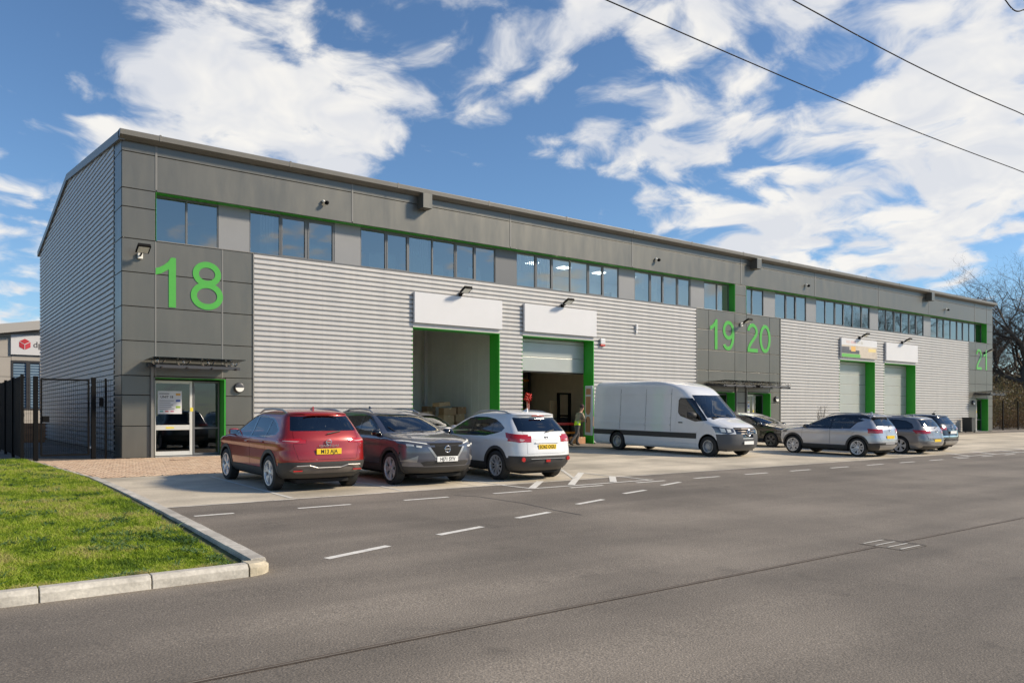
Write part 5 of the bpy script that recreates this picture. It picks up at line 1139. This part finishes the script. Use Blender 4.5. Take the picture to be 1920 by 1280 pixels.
# ================================================================== THINGS IN AND BEHIND THE LOADING DOORS
def carton(x, y, z, w_, d, h, label, rz=0.0, mat='card', group='cartons stacked inside the open loading door'):
    t = thing('carton', label, 'carton', (x,y,z), (0,0,rz), group)
    MB().box(-w_/2,w_/2,-d/2,d/2,0,h).build('box', M[mat], t, bevel=.006)
    MB().box(-w_/2-.001,w_/2+.001,-.03,.03,h-.001,h+.0015).build('tape', M['tape'], t)
    MB().box(-.03,.03,-d/2-.0015,-d/2+.001,h*.78,h+.001).build('tape', M['tape'], t)
    return t
ORD = ['topmost carton','second carton from the top','third carton from the top','fourth carton from the top','fifth carton from the top','sixth carton from the top']
for (px0, px1, ytop, Y, nm, hh) in ((795,813,771,3.4,'low left stack',.27),(800,818,761,4.6,'back left stack',.30),(831,854,764,2.9,'tallest stack in the middle',.31),(857,874,762,3.1,'stack right of the tallest',.33),(875,889,760,3.7,'rightmost stack',.34)):
    a = fp(px0,ytop,Y); b_ = fp(px1,ytop,Y); wdt = b_.x-a.x; n = max(1,round((a.z-.01)/hh)); h = (a.z-.012)/n
    for k in range(n):
        carton((a.x+b_.x)/2+random.uniform(-.04,.04), Y+.25+random.uniform(-.04,.04), .010+k*h, wdt*random.uniform(.88,1.0), .45, h-.004, f'{ORD[n-1-k]} of the {nm}', random.uniform(-.12,.12), random.choice(('card','card','card2')))
a = fp(824,757,2.75); b_ = fp(848,757,2.75); tz_ = fp(835,763.5,2.9).z
c = carton((a.x+b_.x)/2, 3.10, tz_+.052, (b_.x-a.x), .42, .17, 'flat pale carton lying tilted on top of the pile', .22, 'card2'); c.rotation_euler = (0,R(-5),.22)
# unit 19: rack, stacker truck, trolley, sheet of card, ribbon bow
t = thing('pallet_rack', 'tall dark pallet rack with orange beams deep inside the half open door', 'rack', (18.0,6.3,.008))
for x in (-2.6,0,2.6):
    for y in (0,1.0): MB().box(x-.05,x+.05,y-.05,y+.05,0,5.6).build('upright', M['steel'], t)
    for k in range(5): MB().tube([(x,0,.4+k),(x,1.0,.9+k)],.025,5).build('brace', M['steel'], t)
for z in (1.5,3.0,4.4):
    for y in (0,1.0): MB().box(-2.55,2.55,y-.03,y+.03,z,z+.12).build('beam', M['orange'], t)
    MB().box(-2.5,2.5,.03,.97,z+.10,z+.125).build('shelf_deck', M['ply'], t)
for i,(x,z,w_,h) in enumerate(((16.1,1.645,.9,.8),(17.3,1.645,.8,1.0),(19.0,1.645,1.0,.7),(20.0,1.645,.5,.9),(16.5,3.145,1.0,.9),(18.7,3.145,1.1,1.0),(19.9,3.145,.7,.6),(17.2,.012,1.0,1.0),(19.4,.012,1.1,1.2))):
    carton(x,6.8,z,w_,.8,h,f'carton on the pallet rack, {["first from left on lower shelf","second from left on lower shelf","third from left on lower shelf","fourth from left on lower shelf","first from left on middle shelf","second from left on middle shelf","third from left on middle shelf","left one under the lowest shelf","right one under the lowest shelf"][i]}', group='cartons on the pallet rack')
p0 = fp(1062,800,2.2)
t = thing('stacker_truck', 'dark stacker truck with tall mast inside the half open door', 'stacker truck', (p0.x+.2,2.6,.008))
for x in (-.35,.35): MB().box(x-.05,x+.05,-.06,.06,.05,2.3).build('mast', M['black'], t)
MB().box(-.4,.4,-.05,.05,2.25,2.33).build('cross_bar', M['black'], t); MB().box(-.4,.4,-.05,.05,1.2,1.28).build('cross_bar', M['black'], t)
MB().box(-.42,.42,.08,.75,.12,1.15).build('truck_body', M['plastic'], t, bevel=.05); MB().tube([(0,.75,.6),(0,1.05,1.2)],.03).build('tiller', M['black'], t)
for x in (-.25,.25): MB().box(x-.07,x+.07,-1.1,-.06,.06,.11).build('fork', M['black'], t)
p0 = fp(1068,796,.9); 
t = thing('trolley', 'red topped trolley with an orange lower shelf behind the person', 'trolley', (p0.x-.1,1.35,.008))
MB().box(-.75,.75,-.35,.35,.82,.93).build('top', M['red'], t, bevel=.01); MB().box(-.72,.72,-.33,.33,.42,.52).build('shelf', M['orange'], t, bevel=.01); MB().box(-.72,.72,-.33,.33,.10,.17).build('base', M['red'], t, bevel=.01)
for x in (-.68,.68):
    for y in (-.3,.3): MB().box(x-.025,x+.025,y-.025,y+.025,.06,.82).build('leg', M['steel'], t); MB().lathe([(.001,-.02),(.05,-.02),(.05,.02),(.001,.02)],'y',12,(x,y,.052)).build('castor', M['tyre'], t)
a = fp(1031,751,3.0); b_ = fp(1046,790,3.0)
tag(MB().box(a.x,b_.x,3.0,3.03,.012,a.z).build('cardboard_sheet', M['card2']), 'upright sheet of pale cardboard in front of the beige column', 'cardboard')
t = thing('ribbon_bow', 'red ribbon bow with hanging tails at the left edge of the half open door', 'ribbon', tuple(fp(990,745,.9)))
b = MB()
for k in range(9):
    a = 2*math.pi*k/9; r1 = .16+.05*(k % 2); cx_, cz_ = r1*.55*math.cos(a), r1*.55*math.sin(a)
    b.tube([(0,0,0),(cx_+.05*math.sin(a),-.05,cz_+.05*math.cos(a)),(2*cx_,-.02,2*cz_),(cx_-.05*math.sin(a),.05,cz_-.05*math.cos(a)),(0,0,0)],[.02,.035,.04,.035,.02],6)
b.build('bow', M['red'], t, smooth=True)
for k in range(3): MB().tube([(.03*k-.03,0,-.05),(.06*k-.04,.02,-.35),(.02*k,0,-.7-.08*k)],[.025,.02,.015],5).build('ribbon_tail', pm('pink_ribbon',(.62,.25,.22),.6), t)
MB().tube([(0,.03,.0),(0,.03,-fp(990,745,.9).z+.02)],.02,6).build('stand', M['steel'], t)
# ------------------------------------------------------------------ person carrying a carton
def skin_mesh(name, verts, edges, sub=2, root=0):
    me = bpy.data.meshes.new(name); me.from_pydata([v[:3] for v in verts], edges, []); o = bpy.data.objects.new(name, me); COL.objects.link(o)
    sk = o.modifiers.new('skin','SKIN'); sk.use_smooth_shade = True; sb = o.modifiers.new('sub','SUBSURF'); sb.levels = sub; sb.render_levels = sub
    if not me.skin_vertices: 
        bm = bmesh.new(); bm.from_mesh(me); bm.verts.layers.skin.verify(); bm.to_mesh(me); bm.free()
    for i, v in enumerate(verts):
        d = me.skin_vertices[0].data[i]; d.radius = (v[3], v[4] if len(v) > 4 else v[3]); d.use_root = (i == root)
    bpy.context.view_layer.update()
    r = bpy.data.meshes.new_from_object(o.evaluated_get(bpy.context.evaluated_depsgraph_get())); bpy.data.objects.remove(o); return r
V = [(-.06,0,.93,.15,.12),(-.02,0,1.10,.145,.11),(.06,0,1.30,.17,.12),(.12,0,1.44,.10,.09),(.155,0,1.50,.055),(.19,0,1.58,.075),(.215,0,1.66,.095),(.225,0,1.74,.075),
     (-.05,.10,.86,.105),(.10,.11,.50,.072),(.02,.12,.24,.062),(.06,.12,.10,.05),(.0,.12,.05,.045),(.20,.13,.04,.035),
     (-.08,-.10,.86,.105),(-.16,-.11,.50,.072),(-.42,-.12,.25,.062),(-.50,-.12,.11,.05),(-.53,-.12,.06,.045),(-.34,-.13,.04,.035),
     (.09,.20,1.38,.075),(.16,.26,1.14,.055),(.36,.22,1.08,.042),(.44,.20,1.08,.034),
     (.09,-.20,1.38,.075),(.16,-.26,1.14,.055),(.36,-.22,1.08,.042),(.44,-.20,1.08,.034)]
E_ = [(0,1),(1,2),(2,3),(3,4),(4,5),(5,6),(6,7),(0,8),(8,9),(9,10),(10,11),(11,12),(11,13),(0,14),(14,15),(15,16),(16,17),(17,18),(17,19),(2,20),(20,21),(21,22),(22,23),(2,24),(24,25),(25,26),(26,27)]
for hnd, s in ((23,1),(27,-1)):        # five fingers each, curled round the carton's edge
    hx, hy, hz = V[hnd][:3]
    for k in range(4):
        b0 = len(V); V += [(hx+.05,hy-s*.005,hz+.025-.018*k,.012),(hx+.085+.006*(1-abs(k-1.3)/2),hy-s*.012,hz+.026-.020*k,.009),(hx+.105,hy-s*.035,hz+.024-.02*k,.008)]; E_ += [(hnd,b0),(b0,b0+1),(b0+1,b0+2)]
    b0 = len(V); V += [(hx+.015,hy-s*.02,hz+.045,.012),(hx+.04,hy-s*.045,hz+.062,.009)]; E_ += [(hnd,b0),(b0,b0+1)]
me = skin_mesh('person', V, E_)
PM = [pm('jacket_brown',(.34,.28,.20),.85,var=.15,vscale=8), pm('hi_vis',(.55,.80,.03),.6), pm('trousers_dark',(.09,.085,.085),.85,var=.2,vscale=8), pm('skin',(.52,.30,.21),.55), pm('boots',(.02,.018,.015),.6), pm('reflective',(.6,.6,.55),.4)]
for m_ in PM: me.materials.append(m_)
for p in me.polygons:
    x, y, z = p.center
    k = 0
    if z > 1.475 and abs(y) < .16: k = 3
    elif x > .385 and z > .95: k = 3
    elif z < .13: k = 4
    elif z < .90: k = 2
    elif z < 1.10 and x < .16 and abs(y) < .23: k = 1 if not (1.0 < z < 1.04) else 5
    p.material_index = k; p.use_smooth = True
pp = fp(1084,833,-.75)
per = bpy.data.objects.new('person', me); COL.objects.link(per); per.location = (pp.x, -.75, gz(-.75)-.01); per.rotation_euler = (0,0,R(-6)); per.scale = (.97,.97,.97)
tag(per, 'person in brown jacket, yellow hi-vis and dark cap carrying a carton behind the van', 'person')
b = MB(); b.lathe([(.098,1.665),(.104,1.70),(.098,1.76),(.075,1.805),(.03,1.825)],'z',16,(.212,0,0)); b.build('cap', pm('cap_dark',(.06,.03,.035),.8), per, smooth=True)
MB().prism([(.26,-.085),(.36,-.06),(.385,0),(.36,.06),(.26,.085)],2,1.685,1.70).build('cap_peak', pm('cap_dark2',(.05,.03,.03),.8), per)
for s in (-1,1): MB().lathe([(.004,-.008),(.013,0),(.004,.008)],'x',8,(.298,s*.033,1.655)).build('eye', pm('eye_dark',(.02,.015,.012),.3), per, smooth=True); MB().lathe([(.008,-.012),(.024,0),(.008,.012)],'y',8,(.205,s*.093,1.645)).build('ear', PM[3], per, smooth=True)
MB().prism([(.295,1.655),(.328,1.612),(.295,1.608)],1,-.014,.014).build('nose', PM[3], per, bevel=.005); MB().box(.285,.300,-.026,.026,1.572,1.580).build('mouth', pm('lips',(.35,.14,.12),.5), per)
c = carton(pp.x+.70,-.80,.80,.36,.40,.42,'carton held in the arms of the person behind the van',0,'card','cartons in use outside')
carton(pp.x+.95,.35,.012,.5,.5,.30,'red brown carton standing on the floor by the green door jamb',.1,'ply','cartons in use outside')
# ================================================================== GATE, FENCES, NEIGHBOURS
GY = .30
t = thing('mesh_gate', 'black steel pedestrian gate of welded mesh left of the building', 'gate', (-1.45,GY,0))
for x in (-.735,.745): MB().box(x-.06,x+.06,-.06,.06,0,2.42).build('post', M['black'], t, bevel=.006)
f = MB(); x0, x1 = -.62, .64
f.box(x0,x0+.05,-.025,.025,.12,2.36); f.box(x1-.05,x1,-.025,.025,.12,2.36); f.box(x0+.05,x1-.05,-.025,.025,.12,.17); f.box(x0+.05,x1-.05,-.025,.025,2.31,2.36); f.build('gate_frame', M['black'], t)
b = MB(); x = x0+.09
while x < x1-.06: b.box(x-.003,x+.003,-.004,.004,.17,2.31); x += .05
z = .25
while z < 2.3: b.box(x0+.05,x1-.05,.0045,.0105,z-.003,z+.003); z += .2
b.build('mesh_panel', M['black'], t)
MB().box(x0+.05,x0+.22,-.05,.05,1.10,1.28).build('lock_box', M['black'], t, bevel=.006)
for z in (.35,2.2): MB().box(.64,.70,-.02,.02,z-.03,z+.03).build('hinge', M['zinc'], t)
def mesh_run(t, x0, x1, y, h=2.36):
    b = MB(); x = x0
    while x < x1: b.box(x-.003,x+.003,y-.004,y+.004,.08,h); x += .05
    z = .15
    while z < h: b.box(x0,x1,y+.0045,y+.0105,z-.003,z+.003); z += .2
    b.build('mesh_panel', M['black'], t)
t = thing('mesh_fence', 'narrow black mesh panels filling both sides of the gate', 'fence', (-1.4,GY+.02,0))
mesh_run(t,-1.06,-.86,0); mesh_run(t,.76,1.20,0); MB().box(1.0,1.05,-.03,.03,0,2.40).build('post', M['black'], t)
mt_ = thing('letter_box', 'small black intercom box on the mesh beside the gate', 'intercom', (-.50,.28,1.68)); MB().box(-.06,.06,-.06,.0,-.12,.14).build('housing', M['black'], mt_, bevel=.01)
t = thing('bar_fence', 'tall black bar fence running back from the grass', 'fence', (-2.52,.25,0))
for i in range(7): MB().box(-.04,.04,i*2.5-.04,i*2.5+.04,0,2.46).build('post', M['black'], t)
for z in (.22,1.30,2.38): MB().box(.036,.062,.0,15,z-.03,z+.03).build('rail', M['black'] if z != 1.30 else M['steel'], t)
for i in range(210): MB().box(.0,.045,.06+i*.07,.06+i*.07+.034,.10,2.42).build('fence_bar', M['black'], t)
# neighbouring depot
DY = 31.0
def dp(px, py, Y=DY): return fp(px, py, Y)
nb = thing('depot_building', 'pale grey depot building with a white courier sign behind the gate', 'building', (0,0,0))
roofl, roofr = dp(-120,618), dp(200,592)
wallm = pm('depot_panel', (.40,.37,.33), .5, var=.05, vscale=1)
xL, xR = dp(-120,600).x, dp(200,600).x
wx0, wx1 = dp(21,700).x, dp(73,700).x; wz1 = dp(40,676).z; wz0 = dp(40,768).z; top = dp(40,616).z
cols_ = list(np.arange(xL, wx0-.1, 2.35)); cols_ = [wx0-2.35*k for k in range(8,-1,-1)]
zs_ = [0,1.2,2.4,3.6,4.8,6.0,top]
for a, c_ in zip(cols_[:-1], cols_[1:]):
    for z0, z1 in zip(zs_[:-1], zs_[1:]): MB().box(a+.012,c_-.012,DY,DY+.1,z0+.012,z1-.012).build('wall_panel', wallm, nb)
for z0, z1 in ((0,wz0),(wz1,dp(40,664).z-.05),(dp(40,664).z-.05,top)): MB().box(wx0+.01,xR,DY,DY+.1,z0+.012,z1-.012).build('wall_panel', wallm, nb)
MB().box(wx1+.05,xR,DY,DY+.1,wz0,wz1).build('wall_panel', wallm, nb); MB().box(xL,xR,DY+.12,DY+6,0,top-.1).build('wall', M['innerdark'], nb)
b = MB(); b.v = [(xL,DY-.5,roofl.z-.55),(xR,DY-.5,roofr.z-.55),(xR,DY+8,roofr.z-.5),(xL,DY+8,roofl.z-.5),(xL,DY-.5,roofl.z),(xR,DY-.5,roofr.z),(xR,DY+8,roofr.z+.3),(xL,DY+8,roofl.z+.3)]
b.f = [(0,3,2,1),(4,5,6,7),(0,1,5,4),(1,2,6,5),(2,3,7,6),(3,0,4,7)]; b.build('roof', pm('depot_roof',(.42,.40,.37),.5), nb)
nW = 3
for i in range(nW):
    a = wx0+(wx1+1.2-wx0)*i/nW; c_ = wx0+(wx1+1.2-wx0)*(i+1)/nW; f = MB(); f.box(a,a+.1,DY-.03,DY+.08,wz0,wz1); f.box(c_-.1,c_,DY-.03,DY+.08,wz0,wz1); f.box(a+.1,c_-.1,DY-.03,DY+.08,wz1-.12,wz1); f.box(a+.1,c_-.1,DY-.03,DY+.08,wz0,wz0+.1)
    wd_o = f.build('window', M['steel'], nb); MB().quad((a+.1,DY+.05,wz0+.1),(c_-.1,DY+.05,wz0+.1),(c_-.1,DY+.05,wz1-.12),(a+.1,DY+.05,wz1-.12)).build('pane', pm('depot_glass',(.10,.16,.24),.08,coat=1), wd_o)
    bl = MB()
    z = wz0+.2
    while z < wz1-.2: bl.box(a+.12,c_-.12,DY+.035,DY+.045,z,z+.06); z += .17
    bl.build('blind', pm('blue_blind',(.25,.36,.46),.6), wd_o)
t = thing('courier_sign', 'white sign with a red cube emblem and dark lower case letters on the depot', 'sign', tuple(dp(20.5,664,DY-.12)))
o0 = dp(20.5,664,DY-.12); sw = dp(125,664,DY-.12).x-o0.x; sh = dp(30,627,DY-.12).z-o0.z
MB().box(0,sw,0,.1,0,sh).build('board', M['white'], t)
cc = dp(46.7,645.3,DY-.125)-o0; rc = (dp(56.5,645,DY).x-dp(46.7,645,DY).x)/math.cos(R(30))*1.0
hexp = [(cc.x+rc*math.cos(R(90+60*k)), cc.z+rc*math.sin(R(90+60*k))) for k in range(6)]; g_ = .06*rc
reds = [pm('cube_red_'+n_, c_, .5) for n_, c_ in (('top',(.50,.04,.05)),('left',(.42,.03,.045)),('right',(.58,.06,.08)))]
for (i0, i1, i2), mt, (sx_, sz_) in (((1,0,5),reds[0],(0,1)),((1,2,3),reds[1],(-.87,-.5)),((3,4,5),reds[2],(.87,-.5))):
    quad_ = [hexp[i0],hexp[i1],hexp[i2],(cc.x,cc.z)]; MB().prism([(p[0]+sx_*g_*1.3,p[1]+sz_*g_*1.3) for p in quad_],1,-.012,-.001).build('cube_face', mt, t)
o = obj('lettering', text_mesh('dpd', .52, .004, .004, 'LEFT'), pm('sign_grey',(.10,.09,.085),.5), t); q = dp(62,646.5,DY-.13)-o0; o.location = (q.x,-.005,q.z); o.rotation_euler = (R(90),0,0)
tag(MB().box(-6.5,1.5,17.0,17.25,0,.9).build('brick_wall', pm('orange_brick',(.42,.20,.10),.8,var=.2,vscale=5)), 'low orange brick wall seen through the mesh by the gate', 'wall')
# bin
t = thing('wheelie_bin', 'dark wheelie bin standing against the far cladding', 'bin', (55.6,-.55,gz(-.55)))
MB().prism([(-.25,.06),(.25,.06),(.30,1.0),(-.30,1.0)],1,-.33,.33).build('bin_body', pm('bin_dark',(.03,.035,.032),.6), t, bevel=.02); MB().prism([(-.32,1.0),(.32,1.0),(.30,1.07),(-.28,1.09)],1,-.36,.36).build('lid', pm('bin_lid',(.02,.02,.022),.5), t, bevel=.015)
for s in (-1,1): MB().lathe([(.001,-.03),(.1,-.03),(.1,.03),(.001,.03)],'y',12,(.22,s*.3,.1)).build('wheel', M['tyre'], t)
# fence at the far right
t = thing('mesh_fence', 'dark mesh fence with thin posts beyond the far end of the building', 'fence', (61.3,.9,0))
for i in range(9): MB().box(i*3.0+1.0-.04,i*3.0+1.0+.04,-.04,.04,0,2.4).build('post', M['black'], t)
b = MB(); x = .2
while x < 26: b.box(x-.004,x+.004,-.004,.004,.05,2.3); x += .12
z = .2
while z < 2.3: b.box(.1,26,.005,.012,z-.005,z+.005); z += .3
b.build('mesh_panel', M['black'], t)
# ------------------------------------------------------------------ bare trees
def bare_tree(seed, height, spread):
    rg = random.Random(seed); tr = MB(); tw = MB(); lf = []
    def grow(p, d, ln, r, lvl):
        n = 4 if lvl < 2 else 3; path = [p]; rr = [r]; q = p.copy(); dd = d.copy()
        for i in range(n):
            dd = (dd+Vector((rg.gauss(0,.16),rg.gauss(0,.16),rg.gauss(.04,.11)))*(1+.25*lvl)).normalized(); q = q+dd*ln/n; path.append(q.copy()); rr.append(r*(1-.42*(i+1)/n))
        (tr if lvl < 3 else tw).tube(path, rr, 7 if lvl < 2 else 4 if lvl < 3 else 3, False)
        if lvl >= 6 or rr[-1] < .003: return
        kids = (6,5,5,4,4,3)[lvl] if lvl < 6 else 2
        for k in range(kids):
            t_ = .35+.65*(k+1)/kids if lvl else .45+.55*(k+1)/kids
            i = min(int(t_*n), n-1); base = path[i].lerp(path[i+1], t_*n-i if t_*n-i <= 1 else 1); ax = Vector((rg.gauss(0,1),rg.gauss(0,1),rg.gauss(0,.45))).normalized()
            nd = (dd*.75+ax*(.85 if lvl < 2 else .9)+Vector((0,0,.12))).normalized()
            grow(base, nd, ln*rg.uniform(.58,.80), max(rr[i]*rg.uniform(.48,.66),.006), lvl+1)
    grow(Vector((0,0,-.1)), Vector((.03,0,1)), height*.36, height*.030, 0)
    return tr, tw
bark = pm('bark', (.085,.068,.052), .9, var=.25, vscale=6); twig = pm('twigs', (.075,.055,.042), .9)
tr, tw = bare_tree(5, 19.0, 6)
c0 = CAMPOS+ray(1945,760)*78
TREE = thing('bare_tree', 'large leafless tree rising beyond the far end of the building', 'tree', (c0.x,c0.y,0.0), (0,0,R(200)), 'bare trees around the yard')
tr.build('trunk', bark, TREE, smooth=True); tw.build('crown', twig, TREE, smooth=True)
for (x, y, rz, sc_, lb) in ((84,-46,40,1.0,'leafless tree mirrored in the far windows, nearer the road'),(104,-30,120,1.1,'leafless tree mirrored in the far windows, farther along')):
    c = copy_tree(TREE); c.location = (x,y,gz(y)); c.rotation_euler = (0,0,R(rz)); c.scale = (sc_,)*3; c['label'] = lb
c = copy_tree(TREE); p0 = CAMPOS+ray(1812,760)*112; c.location = (p0.x,p0.y,1.0); c.rotation_euler = (0,0,R(75)); c.scale = (1.05,)*3; c['label'] = 'distant leafless tree whose twigs just show above the far roof end'
# small bare shrub by the cladding
b = MB(); rg = random.Random(3)
for k in range(26):
    a = rg.uniform(0,6.28); l_ = rg.uniform(.6,1.9); dx, dy = math.cos(a)*rg.uniform(.1,.45), math.sin(a)*rg.uniform(.1,.3)
    P = [(0,0,0),(dx*.4,dy*.4,l_*.5),(dx,dy,l_)]; b.tube(P,[.012,.008,.004],4)
    for j in range(5): q = Vector(P[1]).lerp(Vector(P[2]), rg.random()); b.tube([q,q+Vector((rg.gauss(0,.12),rg.gauss(0,.12),rg.uniform(.05,.25)))],[.005,.003],3)
tag(b.build('bare_shrub', twig, loc=(36.2,-.8,gz(-.8))), 'thin leafless shrub against the cladding behind the silver crossover', 'shrub')
# ------------------------------------------------------------------ hillside and thicket at the right
HN = 40; b = MB()
for j in range(HN+1):
    for i in range(HN+1):
        u, v = i/HN, j/HN; x = 60+u*260; y = 26+v*260-u*130
        h = 16*(1-math.exp(-((max(0,(v*1.0)))*2.6)))*(.75+.35*math.sin(x*.021+1)+.15*math.sin(y*.05+x*.04)); b.v.append((x,y,max(-.3,h-.3)))
for j in range(HN):
    for i in range(HN): k = j*(HN+1)+i; b.f.append((k,k+1,k+HN+2,k+HN+1))
hill = struct(b.build('hill', pm('winter_hillside',(.055,.055,.028),.95,var=.35,vscale=.15), smooth=True))
def leaf_mass(name, n, box, size, cols, seed, label, clump=60, hfun=None):
    r = np.random.default_rng(seed); x0,x1,y0,y1,z0,z1 = box
    C_ = np.stack([r.uniform(x0,x1,clump), r.uniform(y0,y1,clump), np.zeros(clump)],1); rad = r.uniform(.9,2.3,clump)*(z1-z0)/4.5; hs = z0+(z1-z0)*r.uniform(.35,1.0,clump)
    k = r.integers(0,clump,n); d = r.normal(0,1,(n,3)); d /= np.linalg.norm(d,axis=1)[:,None]; q = r.random(n)**.45
    P = C_[k]+d*np.stack([rad[k]*q, rad[k]*q, hs[k]*.5*q],1); P[:,2] += hs[k]*.5
    if hfun is not None: P[:,2] += hfun(P[:,0],P[:,1])
    P[:,2] = np.maximum(P[:,2], .05)
    a = r.normal(0,1,(n,3)); a /= np.linalg.norm(a,axis=1)[:,None]; b2 = np.cross(a, r.normal(0,1,(n,3))); b2 /= np.linalg.norm(b2,axis=1)[:,None]; s_ = size*r.uniform(.5,1.5,n)[:,None]
    V_ = np.empty((n,3,3)); V_[:,0] = P-a*s_; V_[:,1] = P+a*s_; V_[:,2] = P+b2*s_*1.5
    me = bpy.data.meshes.new(name); me.vertices.add(n*3); me.vertices.foreach_set('co', V_.ravel()); me.loops.add(n*3); me.loops.foreach_set('vertex_index', np.arange(n*3)); me.polygons.add(n); me.polygons.foreach_set('loop_start', np.arange(n)*3); me.update(calc_edges=True); me.validate()
    at = me.attributes.new('tone','FLOAT','POINT'); tone = np.clip(r.random(clump)[k]*.8+r.normal(0,.15,n)+.1,0,1); at.data.foreach_set('value', np.repeat(tone,3).astype(np.float32))
    me.materials.append(grass_mat(name+'_leaf', cols)); o = bpy.data.objects.new(name, me); COL.objects.link(o); o['kind'] = 'stuff'; o['label'] = label; return o
leaf_mass('thicket', 90000, (64,112,5,24,0,6.2), .09, [(.09,.065,.035),(.16,.11,.055),(.13,.125,.05),(.20,.14,.08)], 4, 'brown winter thicket behind the far fence', 90)
leaf_mass('hedge_bank', 50000, (66,110,2.2,5,0,2.4), .05, [(.10,.07,.04),(.19,.115,.055),(.13,.13,.05)], 6, 'low brown hedge bank along the far fence', 90)
leaf_mass('distant_wood', 60000, (90,240,45,120,0,9), .28, [(.06,.055,.035),(.10,.08,.05),(.08,.09,.04)], 9, 'distant leafless wood on the hillside', 260, lambda x,y: np.clip((y-26+(x-60)*.5)/260*2.6,0,3)*5.5)
# ------------------------------------------------------------------ overhead cables
for (p, q, lb, Z0) in (((1137,0),(1920,323),'long black overhead cable crossing the right half of the sky',8.2),((1487,0),(1920,215),'black overhead cable nearer the top right corner',8.2),((1885,0),(1920,18),'short stretch of cable cutting the top right corner',8.2)):
    a, b_ = zp(*p,Z0), zp(*q,Z0); d = b_-a; P = [a+d*t_ for t_ in np.linspace(-1.2,3.0,40)]
    L_ = d.length; P = [Vector((v.x,v.y,Z0-.10*math.sin(math.pi*min(max(t_,0),1)))) for v, t_ in zip(P, np.linspace(-1.2,3.0,40))]
    tag(MB().tube(P,.011,6).build('overhead_cable', M['black'], smooth=True), lb, 'cable', 'overhead cables')
